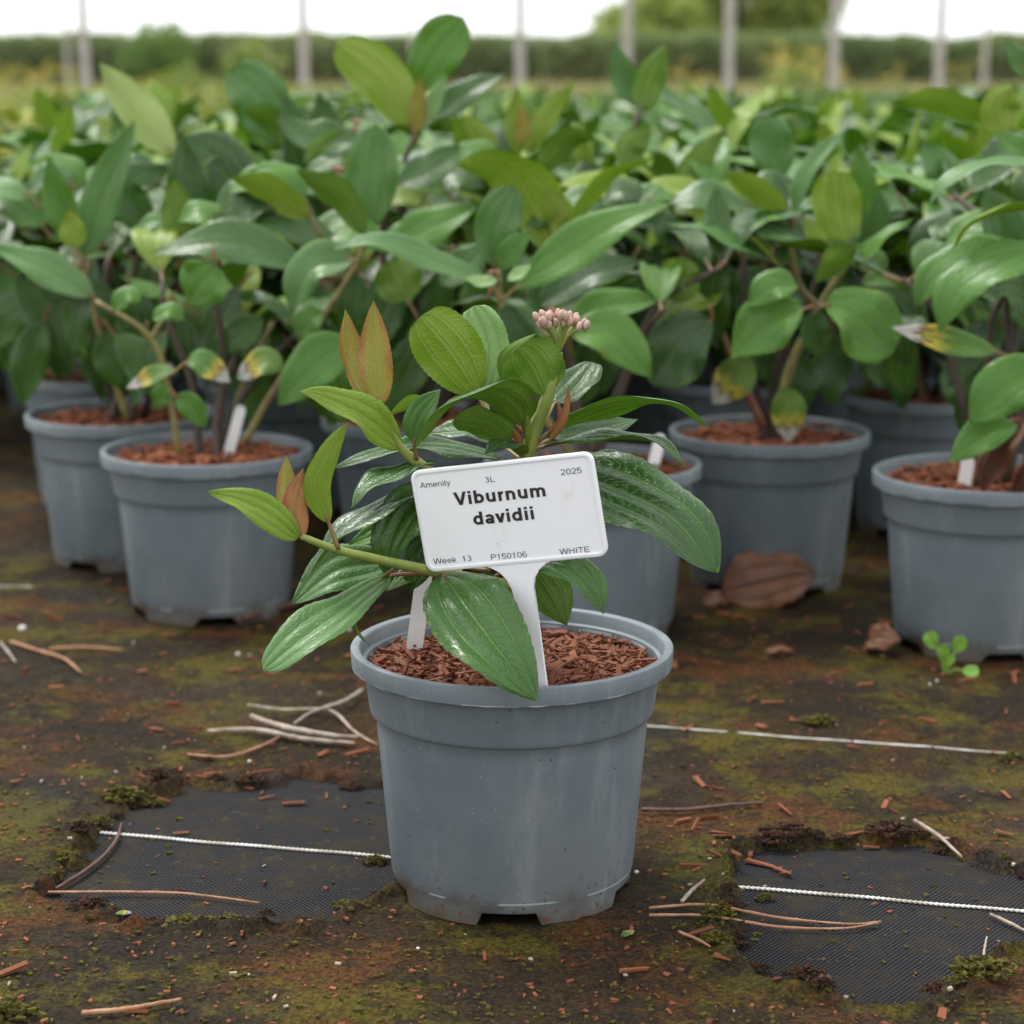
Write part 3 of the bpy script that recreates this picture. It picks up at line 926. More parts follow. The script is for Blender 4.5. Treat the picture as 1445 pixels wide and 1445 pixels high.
def glyph(ch, w):
    """upright grotesque letter as flat pieces: r = box, p = slanted bar, a = ring segment; returns pieces and advance"""
    c, H, x = w / 2, CAP, XH
    wh = w * 1.10
    r = lambda *q: ('r',) + q
    p = lambda *q: ('p',) + q
    a = lambda *q: ('a',) + q
    G_ = {
        'V': ([p(.333 - wh / 2, 0, .005, H), p(.333 - wh / 2, 0, .662 - wh, H)], .667),
        'A': ([p(.005, 0, .333 - wh / 2, H), p(.662 - wh, 0, .333 - wh / 2, H), r(.16, .20, .51, .20 + w)], .667),
        'i': ([r(.07, 0, .07 + w, x), r(.07, H - w * .85, .07 + w, H)], .14 + w),
        'b': ([r(.07, 0, .07 + w, H), a(.315, x / 2, .25 - c, x / 2 + .01 - c, 0, 360)], .61),
        'd': ([r(.54 - w, 0, .54, H), a(.295, x / 2, .25 - c, x / 2 + .01 - c, 0, 360)], .61),
        'u': ([r(.07, .22, .07 + w, x), r(.54 - w, 0, .54, x), a(.305, .225, .235 - c, .235 - c, 180, 360)], .61),
        'n': ([r(.07, 0, .07 + w, x), r(.54 - w, 0, .54, x - .22), a(.305, x - .225, .235 - c, .235 - c, 0, 180)], .61),
        'm': ([r(.07, 0, .07 + w, x), r(.445 - c, 0, .445 + c, x - .18), r(.82 - w, 0, .82, x - .18), a((.07 + c + .445) / 2, x - .19, (.375 - c) / 2, .2 - c, 0, 180), a((.82 - c + .445) / 2, x - .19, (.375 - c) / 2, .2 - c, 0, 180)], .89),
        'r': ([r(.07, 0, .07 + w, x), a(.32, x - .25, .25 - c, .26 - c, 85, 180)], .38),
        'a': ([r(.49 - w, 0, .49, x - .16), a(.27, x - .165, .22 - c, .175 - c, 0, 165), a(.25, .155, .21 - c, .165 - c, 0, 360)], .556),
        'v': ([p(.255 - wh / 2, 0, .005, x), p(.255 - wh / 2, 0, .505 - wh, x)], .51),
        'e': ([a(.275, x / 2, .24 - c, x / 2 + .01 - c, 0, 318), r(.06, x / 2 - c, .49, x / 2 + c)], .556),
        't': ([r(.09, .03, .09 + w, H - .06), r(.01, x - w * .9, .25, x), r(.11, 0, .245, w * .9)], .278),
        'y': ([p(.10, -.2, .495 - wh, x), p(.255 - wh / 2, .02, .005, x)], .5),
        '3': ([a(.265, H - .18, .20 - c, .19 - c, -90, 155), a(.27, .20, .225 - c, .205 - c, -155, 90)], .556),
        'L': ([r(.08, 0, .08 + w, H), r(.08, 0, .52, w)], .556),
        '2': ([a(.27, H - .205, .22 - c, .21 - c, -32, 172), p(.05, w * .6, .385, .40), r(.04, 0, .50, w)], .556),
        '0': ([a(.278, H / 2, .235 - c, H / 2 + .008 - c, 0, 360)], .556),
        '5': ([r(.11, H - w, .48, H), p(.06, .30, .10, H), a(.265, .23, .235 - c, .24 - c, -155, 138)], .556),
        '1': ([r(.25, 0, .25 + w, H), p(.10, H - .20, .25, H - .04)], .556),
        'W': ([p(.24 - wh / 2, 0, .005, H), p(.24 - wh / 2, 0, .47 - wh / 2, H), p(.70 - wh / 2, 0, .47 - wh / 2, H), p(.70 - wh / 2, 0, .935 - wh, H)], .944),
        'k': ([r(.07, 0, .07 + w, H), p(.10, .17, .38, x), p(.38, 0, .18, .32)], .5),
        'P': ([r(.08, 0, .08 + w, H), a(.40, H - .205, .22 - c, .205 - c, -90, 90), r(.08, H - w, .41, H), r(.08, H - .41, .41, H - .41 + w)], .667),
        '6': ([a(.28, .22, .235 - c, .23 - c, 0, 360), a(.30, .36, .255 - c, .364 - c, 55, 205)], .556),
        'H': ([r(.08, 0, .08 + w, H), r(.64 - w, 0, .64, H), r(.08, H * .5, .64, H * .5 + w)], .722),
        'I': ([r(.09, 0, .09 + w, H)], .278),
        'T': ([r(.02, H - w, .59, H), r(.305 - c, 0, .305 + c, H)], .611),
        'E': ([r(.08, 0, .08 + w, H), r(.08, 0, .60, w), r(.08, H * .5 - c, .57, H * .5 + c), r(.08, H - w, .59, H)], .667),
        ' ': ([], .278)}
    return G_[ch]
def text_mesh(s, bold):
    w = .155 if bold else .078
    V_, F_ = [], []
    pen, lay = 0.0, 0
    for ch in s:
        pieces, adv = glyph(ch, w)
        for q in pieces:
            o = len(V_)
            zl = (lay % 6) * .004          # neighbours of a letter lie in slightly different planes
            lay += 1
            if q[0] == 'r':
                V_ += [(pen + q[1], q[2], zl), (pen + q[3], q[2], zl), (pen + q[3], q[4], zl), (pen + q[1], q[4], zl)]
                F_.append((o, o + 1, o + 2, o + 3))
            elif q[0] == 'p':
                b_w = w * 1.10
                V_ += [(pen + q[1], q[2], zl), (pen + q[1] + b_w, q[2], zl), (pen + q[3] + b_w, q[4], zl), (pen + q[3], q[4], zl)]
                F_.append((o, o + 1, o + 2, o + 3))
            else:
                _, cx, cy, rx, ry, a0, a1 = q
                n = max(8, int((a1 - a0) / 10))
                for i in range(n + 1):
                    t = R(a0 + (a1 - a0) * i / n)
                    for k in (-w / 2, w / 2):
                        V_.append((pen + cx + (rx + k) * math.cos(t), cy + (ry + k * .9) * math.sin(t), zl))
                for i in range(n):
                    F_.append((o + 2 * i, o + 2 * i + 1, o + 2 * i + 3, o + 2 * i + 2))
        pen += adv
    return mesh('lettering', V_, F_, smooth=False)
EX, EY, TL = np.array([1158, -113.]), np.array([111, 655.]), np.array([85, 192.])
inv = np.linalg.inv(np.stack([EX, EY], 1))
for s, x, y, wpx, hpx, bold in [('Amenity', 135, 304, 198, 36, 0), ('3L', 575, 270, 62, 36, 0), ('2025', 1052, 226, 131, 36, 0), ('Viburnum', 378, 415, 584, 84, 1), ('davidii', 502, 541, 388, 84, 1),
                                ('Week  13', 220, 796, 248, 36, 0), ('P150106', 614, 765, 230, 36, 0), ('WHITE', 1050, 728, 188, 36, 0)]:
    a, b = inv @ (np.array([x, y]) - TL)
    me_ = text_mesh(s, bold)
    co = np.empty(len(me_.vertices) * 3, dtype=np.float32)
    me_.vertices.foreach_get('co', co)
    co = co.reshape(-1, 3)
    x0, x1 = co[:, 0].min(), co[:, 0].max()
    wl = wpx / np.linalg.norm(EX) * sw
    capz = CAP
    hl = hpx / np.linalg.norm(EY) * sh_
    nc = np.zeros_like(co)
    nc[:, 0] = (co[:, 0] - x0) / (x1 - x0) * wl
    nc[:, 2] = co[:, 1] / capz * hl
    nc[:, 1] = -co[:, 2] * .004
    me_.vertices.foreach_set('co', nc.ravel())
    me_.materials.clear()
    me_.materials.append(M['ink'])
    me_.update()
    dx_ = .0018 if s in ('Amenity', 'Week  13') else 0
    obj('lettering', me_, sign, ((a - .5) * sw + dx_, -.00062, (.5 - b) * sh_))

# ------------------------------------------------------------------ stick labels
def stick(base, top, width, label, face=(0, -1, 0), sink=.02, group=None):
    d = (top - base)
    L = d.length + sink
    w = width / 2
    o = [(-w, 0), (w, 0)] + [(w * math.cos(a), L - w + w * math.sin(a)) for a in np.linspace(0, math.pi, 9)]
    v, f = prism(o[::-1], -.0005, .0005)
    me_ = mesh('plant_label', v, f, [M['stick']], smooth=False)
    ob = obj('plant_label', me_, None, base - d.normalized() * sink)
    z = d.normalized()
    y = Vector(face) * -1
    x = y.cross(z).normalized()
    y = z.cross(x)
    ob.rotation_euler = Matrix((x, y, z)).transposed().to_euler()
    return tag(ob, label, 'plant label', group)
b_ = P(587, 898, 1.243)
stick(b_, P(601, 792, 1.247), .0100, 'narrow white blank stick label in the pot with the printed sign')

# ------------------------------------------------------------------ front row of the bed
front = {}
def front_plant(key, x, y, label, k, rz):
    o = empty('potted_plant', (x, y, 0), label, 'potted plant')
    add_pot(o, 1, k, rz)
    front[key] = o
    return o
front_plant('A', -.275, 1.89, 'viburnum in grey pot with leaning white stick label, left of the signed pot', 0, .2)
front_plant('B', -.390, 2.10, 'viburnum whose grey pot is half hidden behind the pot with leaning stick label', 1, .8)
front_plant('C', -.468, 2.40, 'viburnum in shaded grey pot at the left end, behind two nearer pots', 2, 1.1)
front_plant('D', -.094, 2.08, 'tall viburnum in shaded pot directly behind the signed plant, topped by two broad leaves', 0, 1.9)
front_plant('E', .070, 1.82, 'viburnum whose pot with upright stick label is mostly hidden by the signed plant', 1, 2.7)
front_plant('F', .244, 1.99, 'viburnum in grey pot with a large dead brown leaf lying at its foot', 2, .5)
front_plant('G', .444, 2.24, 'viburnum in shaded pot between the dead-leaf pot and the pot with a seedling', 0, 3.0)
front_plant('H', .401, 1.77, 'viburnum in grey pot with green seedling at its base and white-tipped dying leaf', 1, .1)
def fl(key, pts, w, side='u', typ='d', D=2.0, **k):
    if side == 'u':
        side = (0, -.75, .75)
    elif not isinstance(side, str) and side[1] <= .2:
        side = (side[0], side[1] - .35, side[2])
    D -= dict(A=.07, B=.06, D=.05, E=.05, F=.06, H=.03).get(key, 0)
    if 'pet' in k and len(k['pet']) > 2:
        k['pet'] = k['pet'][:2]
    fl_w = w * (.88 if isinstance(side, str) else 1.08)
    return put_leaf(front[key], pts, fl_w, side, typ, D, **dict(dict(nv=16, nu=8, bulge=.13, wave=.07, a=.74, b=1.0), **k))

# left: plants A, B
fl('B', [(245, 218), (200, 160), (140, 88)], 66, 'k', 'l', 2.16, pet=(250, 250))
fl('B', [(118, 366), (148, 270), (190, 170)], 64, 'c', 'g', 2.02, pet=(117, 390), fold=.3)
fl('B', [(108, 345), (85, 290), (68, 220)], 54, 'c', 'm', 2.05, pet=(115, 385))
fl('B', [(104, 352), (102, 325), (98, 296)], 44, 'k', 'y', 1.99, pet=(108, 385))
fl('B', [(132, 418), (65, 380), (-12, 346)], 54, (-.1, -.5, .9), 'g', 1.98, pet=(140, 432))
fl('B', [(128, 425), (90, 405), (40, 372)], 46, 'u', 'd', 1.99, pet=(140, 432))
fl('B', [(255, 342), (250, 300), (247, 250)], 52, 'k', 'm', 2.03, pet=(258, 372))
fl('B', [(285, 345), (270, 280), (258, 190)], 78, 'c', 'd', 2.10, pet=(282, 380))
fl('B', [(215, 340), (180, 260), (235, 235)], 60, 'c', 'd', 2.12)
fl('B', [(335, 310), (310, 230), (260, 190)], 90, (.2, -1, .4), 'd', 2.13)
fl('A', [(432, 378), (330, 342), (213, 357)], 66, (0, -.55, .85), 'd', 1.90, pet=(470, 392))
fl('A', [(305, 372), (290, 395), (266, 428)], 74, (0, -.9, .5), 'm', 1.86, pet=(300, 350))
fl('A', [(480, 348), (390, 312), (302, 303)], 58, (0, -.4, .9), 'd', 1.98, pet=(500, 360))
fl('A', [(438, 308), (380, 268), (322, 250)], 60, 'b', 'y', 1.95, pet=(455, 335), fold=.05)
fl('A', [(516, 332), (480, 280), (415, 238)], 50, (.3, .9, .5), 'm', 1.92, pet=(512, 352))
fl('B', [(395, 200), (360, 130), (322, 100)], 92, 'c', 'g', 2.24, b=.45, a=.5)
fl('B', [(432, 208), (390, 175), (342, 152)], 62, 'b', 'm', 2.20)
fl('A', [(500, 367), (440, 380), (410, 443)], 66, (-.3, -.6, .8), 'g', 1.86, pet=(505, 385), fold=.35)
fl('A', [(500, 485), (450, 510), (393, 572)], 72, (0, -.75, .65), 'm', 1.84, pet=(520, 470))
fl('A', [(248, 522), (225, 527), (178, 548)], 30, 'u', 'x', 1.86, pet=(236, 535))
fl('A', [(262, 512), (285, 512), (325, 540)], 40, 'u', 'x', 1.84, pet=(240, 530))
fl('A', [(240, 545), (230, 555), (218, 578)], 34, 'c', 'm', 1.84)
fl('A', [(248, 558), (268, 572), (292, 604)], 42, 'c', 'm', 1.82, pet=(240, 548))
fl('A', [(200, 425), (180, 418), (158, 440)], 34, 'u', 'm', 1.88)
fl('A', [(215, 450), (240, 440), (262, 452)], 30, 'u', 'm', 1.86)
fl('A', [(400, 520), (372, 512), (335, 535)], 46, 'u', 'x', 1.90)
fl('A', [(372, 450), (340, 470), (300, 500)], 56, 'c', 'd', 1.97)
fl('A', [(455, 440), (435, 455), (420, 478)], 50, 'u', 'm', 1.93)
fl('A', [(560, 380), (545, 430), (505, 520)], 66, 'c', 'd', 1.98)
fl('D', [(600, 470), (575, 520), (548, 585)], 70, 'c', 'd', 1.98)
fl('D', [(620, 440), (600, 480), (585, 540)], 60, 'c', 'm', 2.0)
# centre: plants D, E
fl('D', [(585, 132), (612, 80), (654, 24)], 84, 'c', 'm', 2.12, pet=(590, 190), b=.55)
fl('D', [(578, 178), (540, 110), (474, 58)], 84, 'k', 'y', 2.08, pet=(590, 200), b=.45, a=.55)
fl('D', [(588, 188), (590, 150), (592, 108)], 26, 'k', 'b', 2.05)
fl('D', [(594, 186), (610, 145), (630, 104)], 30, 'c', 'p', 2.07)
fl('D', [(612, 168), (660, 130), (714, 106)], 44, 'u', 'd', 2.16)
fl('D', [(522, 326), (525, 260), (530, 175)], 84, 'c', 'g', 1.99, pet=(515, 350), b=.6)
fl('D', [(545, 352), (600, 325), (672, 292)], 60, (0, -.6, .8), 'm', 1.98)
fl('D', [(560, 260), (610, 240), (650, 205)], 60, 'u', 'd', 2.05, pet=(540, 280))
fl('D', [(470, 330), (440, 240), (400, 130)], 80, 'c', 'd', 2.16)
fl('D', [(490, 260), (465, 200), (450, 130)], 70, 'c', 'd', 2.2)
fl('D', [(430, 230), (455, 200), (484, 182)], 26, 'k', 'm', 2.06)
fl('D', [(510, 200), (440, 195), (390, 165)], 60, 'u', 'd', 2.12)
fl('E', [(780, 356), (755, 290), (705, 240), (643, 232)], 92, (.2, .8, .6), 'y', 1.96, pet=(775, 395), fold=.08)
fl('E', [(790, 345), (795, 310), (770, 265)], 48, 'k', 'o', 1.94)
fl('E', [(698, 378), (700, 320), (726, 262)], 72, 'c', 'g', 1.84, pet=(703, 402), b=.6)
fl('E', [(706, 382), (725, 350), (750, 325)], 34, (-.4, -1, .3), 'm', 1.82)
fl('E', [(726, 408), (800, 358), (870, 315), (948, 288)], 64, (0, -.6, .8), 'm', 1.82, pet=(708, 425))
fl('E', [(688, 396), (610, 368), (530, 340), (463, 351)], 46, (0, -.35, 1), 'g', 1.80, pet=(706, 425))
fl('E', [(702, 396), (680, 398), (655, 392)], 22, (0, -.5, 1), 'p', 1.78)
fl('E', [(716, 395), (735, 385), (750, 372)], 20, (0, -.5, 1), 'p', 1.78)
fl('E', [(800, 332), (850, 260), (922, 222)], 46, (-.2, .5, 1), 'y', 1.93)
fl('E', [(815, 345), (870, 300), (935, 262)], 50, 'u', 'g', 1.98)
fl('E', [(576, 424), (562, 395), (548, 368)], 78, 'k', 'm', 1.92, pet=(590, 450), a=.45, b=.4)
fl('E', [(715, 428), (725, 490), (738, 565)], 96, 'c', 'd', 1.87, b=.55)
fl('E', [(690, 440), (670, 480), (640, 545)], 80, 'c', 'd', 1.90)
fl('E', [(806, 470), (865, 475), (918, 532)], 72, (0, -.6, .8), 'm', 1.82)
fl('E', [(800, 462), (860, 432), (928, 424)], 56, (0, -.6, .8), 'm', 1.86)
fl('E', [(760, 430), (830, 390), (905, 368)], 60, 'u', 'd', 1.90)
fl('E', [(620, 400), (660, 372), (690, 340)], 55, 'u', 'd', 1.93)
fl('D', [(905, 152), (880, 110), (868, 58)], 44, 'c', 'g', 2.25)
fl('D', [(903, 158), (918, 110), (940, 62)], 52, 'k', 'm', 2.2)
fl('D', [(905, 235), (890, 210), (918, 175)], 52, 'k', 'm', 2.15)
fl('D', [(731, 222), (728, 175), (730, 122)], 36, 'k', 'o', 2.15)
fl('D', [(735, 205), (738, 175), (733, 150)], 24, 'k', 'b', 2.12)
fl('D', [(742, 218), (770, 165), (812, 114)], 36, 'k', 'o', 2.14)
fl('D', [(700, 215), (675, 185), (650, 160)], 34, 'k', 'o', 2.14)
fl('D', [(760, 240), (800, 200), (842, 195)], 56, 'b', 'm', 2.12)
fl('E', [(945, 320), (985, 230), (1025, 180)], 52, 'k', 'm', 2.1)
# right: plants F, G, H
fl('F', [(1098, 252), (1088, 205), (1084, 163)], 72, 'c', 'g', 2.08, pet=(1105, 290), b=.42, a=.5)
fl('F', [(1194, 342), (1182, 290), (1178, 240)], 80, 'k', 'y', 1.92, pet=(1196, 370), b=.42, a=.48)
fl('F', [(1110, 302), (1065, 268), (1020, 242)], 50, 'b', 'y', 1.96, pet=(1120, 320))
fl('F', [(1120, 302), (1140, 240), (1196, 180)], 30, (-.8, -.5, .3), 'g', 1.98)
fl('F', [(1208, 316), (1216, 260), (1210, 204)], 48, 'c', 'm', 2.0)
fl('F', [(1228, 350), (1235, 300), (1228, 255)], 50, 'c', 'g', 2.02)
fl('F', [(1088, 372), (1010, 330), (936, 316)], 52, (0, .1, 1), 'g', 1.93)
fl('F', [(1152, 368), (1110, 335), (1040, 318)], 50, (0, -.15, 1), 'd', 1.93)
fl('F', [(1206, 376), (1240, 340), (1290, 308)], 38, (-.1, .1, 1), 'm', 1.90)
fl('F', [(1164, 356), (1150, 330), (1135, 305)], 30, 'k', 'y', 1.90)
fl('F', [(1162, 430), (1200, 440), (1260, 498)], 96, (0, -.75, .65), 'm', 1.84, pet=(1158, 435), b=.5)
fl('F', [(1134, 436), (1090, 452), (1032, 504)], 78, (0, -.75, .65), 'm', 1.86, pet=(1150, 432))
fl('F', [(1208, 350), (1180, 370), (1150, 398)], 56, 'b', 'm', 1.86)
fl('F', [(1126, 404), (1090, 405), (1056, 432)], 50, (0, -.6, .8), 'm', 1.85)
fl('F', [(1005, 452), (965, 480), (920, 542)], 92, (0, -.8, .6), 'd', 1.90, pet=(1002, 430), b=.6)
fl('F', [(976, 424), (960, 395), (962, 362)], 66, 'k', 'm', 1.92, a=.45, b=.38)
fl('F', [(1000, 424), (1005, 385), (1000, 340)], 60, 'c', 'd', 1.98)
fl('F', [(1160, 440), (1150, 470), (1165, 505)], 50, 'c', 'd', 1.93)
fl('F', [(1230, 420), (1265, 470), (1278, 520)], 70, 'c', 'd', 2.03)
fl('F', [(1060, 505), (1040, 530), (1005, 570)], 66, 'c', 'x', 1.95)
fl('F', [(1108, 545), (1112, 580), (1112, 624)], 58, 'c', 'x', 1.93)
fl('F', [(1120, 500), (1130, 540), (1135, 580)], 60, 'c', 'd', 2.0)
fl('F', [(1215, 400), (1250, 395), (1285, 412)], 28, 'u', 'm', 1.95)
fl('H', [(1470, 228), (1380, 236), (1335, 258), (1312, 288)], 46, (0, .1, 1), 'g', 1.72)
fl('H', [(1470, 292), (1400, 302), (1364, 325), (1344, 352)], 50, (0, .25, 1), 'y', 1.70)
fl('H', [(1475, 352), (1400, 378), (1350, 412), (1325, 468)], 80, (-.3, -.35, .9), 'm', 1.68)
fl('H', [(1440, 352), (1375, 368), (1320, 390), (1292, 432)], 74, (-.3, -.5, .8), 'm', 1.74)
fl('H', [(1408, 497), (1340, 482), (1258, 462)], 40, (0, -.7, .7), 'x', 1.70, pet=(1450, 515, 1.70))
fl('H', [(1480, 522), (1420, 545), (1368, 598)], 78, (-.1, -.7, .7), 'm', 1.68)
fl('H', [(1436, 602), (1390, 612), (1340, 652)], 52, (0, -.6, .8), 'm', 1.70)
fl('H', [(1400, 170), (1330, 145), (1258, 142)], 50, 'b', 'y', 1.9)
fl('H', [(1420, 190), (1410, 150), (1430, 118)], 60, 'k', 'y', 1.88)
fl('H', [(1450, 110), (1435, 80), (1418, 54)], 34, 'c', 'g', 1.9)
fl('H', [(1460, 225), (1430, 205), (1402, 190)], 40, 'u', 'm', 1.85)
fl('H', [(1440, 420), (1420, 330), (1390, 262)], 90, 'c', 'd', 1.80)
fl('H', [(1460, 470), (1440, 420), (1400, 400)], 60, 'u', 'd', 1.78)
fl('H', [(1450, 590), (1425, 630), (1385, 700)], 60, (-.7, -.6, .3), 'k', 1.73, fold=.9, wave=.2, bulge=.5, name='dead_leaf')
fl('H', [(1470, 590), (1450, 650), (1425, 705)], 46, (.3, -.9, .3), 'k', 1.72, fold=.8, wave=.2, bulge=.5, name='dead_leaf')
fl('G', [(1330, 520), (1355, 560), (1352, 590)], 50, 'c', 'd', 2.05)
fl('G', [(1400, 470), (1380, 520), (1352, 575)], 66, 'c', 'd', 2.1)
fl('G', [(1300, 400), (1330, 330), (1380, 300)], 70, 'u', 'd', 2.12)
fl('G', [(1300, 300), (1330, 250), (1300, 200)], 70, 'c', 'g', 2.2)
# stems that show
fs = lambda key, pts, radii, mat, D: put_stem(front[key], pts, radii, mat, D, sides=7)
fs('A', [(252, 640), (240, 560), (214, 478), (135, 425)], [.0034, .0031, .0028, .0022], 'stemy', 1.87)
fs('A', [(214, 478), (235, 440), (240, 410)], [.0026, .0022, .0016], 'stemy', 1.87)
fs('A', [(345, 625), (375, 570), (420, 500), (490, 395), (522, 330)], [.0034, .0033, .0030, .0027, .0021], 'stemy', 1.89)
fs('A', [(318, 620), (345, 540), (384, 455)], [.0036, .0032, .0026], 'stemy', 1.92)
fs('B', [(180, 590), (150, 500), (120, 390), (112, 355)], [.004, .0035, .003, .002], 'stemy', 2.05)
fs('B', [(200, 590), (250, 450), (270, 350), (250, 225)], [.004, .0035, .003, .002], 'stemb', 2.12)
fs('C', [(140, 525), (115, 490), (80, 440)], [.004, .0035, .003], 'stemy', 2.36)
fs('D', [(600, 600), (560, 470), (540, 320), (585, 190)], [.0045, .004, .0034, .0024], 'stemb', 2.08)
fs('D', [(620, 600), (690, 420), (730, 220)], [.0045, .0036, .002], 'stemb', 2.1)
fs('D', [(640, 600), (800, 420), (905, 150)], [.0045, .0036, .002], 'stemb', 2.14)
fs('E', [(820, 660), (740, 540), (708, 430), (702, 380)], [.0045, .0040, .0034, .0026], 'stemy', 1.84)
fs('E', [(830, 660), (800, 470), (785, 350)], [.0045, .0036, .0026], 'stemy', 1.90)
fs('F', [(1095, 600), (1115, 520), (1155, 435), (1195, 372)], [.0048, .0042, .0034, .0028], 'stemy', 1.92)
fs('F', [(1155, 435), (1125, 395), (1112, 300)], [.0032, .0028, .002], 'stemy', 1.93)
fs('F', [(1075, 600), (1030, 500), (1003, 420)], [.0044, .0036, .0026], 'petiole', 1.95)
fs('H', [(1420, 680), (1450, 540), (1460, 400), (1470, 230)], [.0048, .0044, .0038, .0028], 'stemb', 1.75)
for key, x, y, D_ in [('D', 520, 304, 1.98), ('E', 696, 382, 1.80), ('F', 1090, 238, 2.02), ('A', 476, 234, 1.98), ('D', 502, 168, 2.08), ('F', 1165, 330, 1.9)]:
    obj('flower_bud', BUD, front[key], P(x, y + 8, D_) - front[key].location, (0, .2, 0))
# low shaded leaves hanging round the stems
rl = random.Random(31)
for key, x0, x1, y0, y1, D_, cnt in [('A', 120, 520, 380, 500, 2.03, 20), ('B', 20, 300, 370, 480, 2.18, 16), ('C', -20, 180, 360, 450, 2.3, 12), ('D', 440, 720, 360, 500, 2.08, 18), ('E', 760, 980, 360, 480, 1.98, 14),
                                     ('F', 980, 1270, 370, 480, 2.10, 16), ('G', 1240, 1440, 330, 460, 2.18, 14), ('H', 1380, 1480, 380, 520, 1.82, 5)]:
    for k in range(cnt):
        x, y = x0 + (x1 - x0) * (k + rl.random()) / cnt, rl.uniform(y0, y1)
        dx, dy = rl.uniform(-80, 80), rl.uniform(75, 125)
        Dk = D_ + rl.uniform(-.04, .06)
        fl(key, [(x, y), (x + dx * .55, y + dy * .4), (x + dx, y + dy)], rl.uniform(44, 60), (rl.uniform(-.5, .5), -.45, .7), rl.choice('dddm'), Dk, pet=(x - dx * .3, y - 22))
for key, x0, x1, y0, y1, D_, cnt in [('A', 230, 540, 270, 370, 2.0, 11), ('B', 10, 300, 230, 340, 2.14, 12), ('D', 420, 760, 200, 330, 2.1, 12), ('E', 780, 980, 260, 370, 1.98, 8), ('F', 980, 1290, 260, 370, 2.06, 12), ('H', 1340, 1470, 300, 420, 1.82, 7)]:
    for k in range(cnt):
        x, y = x0 + (x1 - x0) * (k + rl.random()) / cnt, rl.uniform(y0, y1)
        dx, dy = rl.choice((-1, 1)) * rl.uniform(50, 130), rl.uniform(-45, 50)
        Dk = D_ + rl.uniform(-.02, .06)
        fl(key, [(x, y), (x + dx * .5, y + dy * .5 - 14), (x + dx, y + dy)], rl.uniform(46, 62), (rl.uniform(-.3, .3), -.3, .9), rl.choice('ddmmgy'), Dk, pet=(x - dx * .15, y + 20))
# procedural shoots fill the backs of these plants
for i, (key, h, nst) in enumerate([('A', .42, 4), ('B', .44, 5), ('C', .45, 8), ('D', .45, 6), ('E', .41, 4), ('F', .43, 4), ('G', .43, 8), ('H', .47, 5)]):
    add_foliage(front[key], random.Random(900 + i), h, .13, nst, .7, back=key not in 'CG', budp=.15)
# stick labels of the front row
b_ = G(318, 655, .132); stick(b_, P(341, 572, b_.y + .012), .0098, 'white stick label leaning to the right in the pot left of the signed pot')
b_ = G(304, 606, .132); stick(b_, P(306, 586, b_.y), .0098, 'short white stick label poking up behind the left pot rim')
b_ = G(918, 672, .132); stick(b_, P(933, 612, b_.y + .004), .0100, 'white stick label in the pot right behind the printed sign')
b_ = G(1358, 700, .132); stick(b_, P(1367, 644, b_.y + .003), .0110, 'white stick label in the pot with the seedling at its base')

# ------------------------------------------------------------------ the bed behind
taken = [(o.location.x, o.location.y) for o in front.values()]
spots = []
row = 0
y = 2.36
rb = random.Random(21)
while y < 6.6:
    off = .135 * (row % 2)
    half = .245 * y + .34
    k0 = int(half / .27) + 1
    for k in range(-k0, k0 + 1):
        x = k * .27 + off + rb.uniform(-.02, .02)
        yy = y + rb.uniform(-.02, .02)
        if abs(x) > half or (x < -.57 and yy < 2.75) or min(math.hypot(x - a, yy - b) for a, b in taken) < .2:
            continue
        spots.append((x, yy))
    y += .235
    row += 1
def crown_data(r, lo, shoots=7, height=.43, spread=.13, lmin=.085, lmax=.13, small=False):
    """all the leaves of one plant as a single mesh (positions, faces, material, uv, tint)"""
    _, leaves, _ = gen_shoots(r, height, spread, shoots, 1.0, False, lmin, lmax)
    Vs, Fs, Ms, Us, Ts = [], [], [], [], []
    o = 0
    for pos, d, nrm, L, t in leaves:
        if lo and d.z < .05 and r.random() < .5:
            continue
        T = lo[r.randrange(9)]
        m = np.array(frame(d, nrm))
        v = (np.array(T[0]) * L) @ m.T + np.array(pos)
        Vs.append(v)
        Fs.append(np.array(T[1]) + o)
        Ms.append(np.array(T[2]) + (2 if t == 'y' else 0))
        Us.append(np.array(T[3]))
        Ts.append(np.full(len(v), r.uniform(0, .9)))
        o += len(v)
    return np.vstack(Vs), np.vstack(Fs), np.concatenate(Ms), np.vstack(Us), np.concatenate(Ts)
def crown_mesh(name, data, mats):
    me_ = mesh(name, data[0], data[1].tolist(), mats, data[2], uv=data[3])
    a_ = me_.attributes.new('tint', 'FLOAT', 'POINT')
    a_.data.foreach_set('value', data[4].astype(np.float32))
    return me_
VM = [M['top'], M['under'], M['ytop'], M['yunder']]
YM = [M['yel'], M['yel'], M['ytop'], M['yunder']]
crowns = [crown_mesh('foliage', crown_data(random.Random(400 + k), TEMPL_LO, 7, .42 + .02 * (k % 3)), VM) for k in range(7)]
ycrowns = [crown_mesh('foliage', crown_data(random.Random(440 + k), TEMPL_LO, 12, .44, .12, .05, .075), YM) for k in range(3)]
rb = random.Random(5)
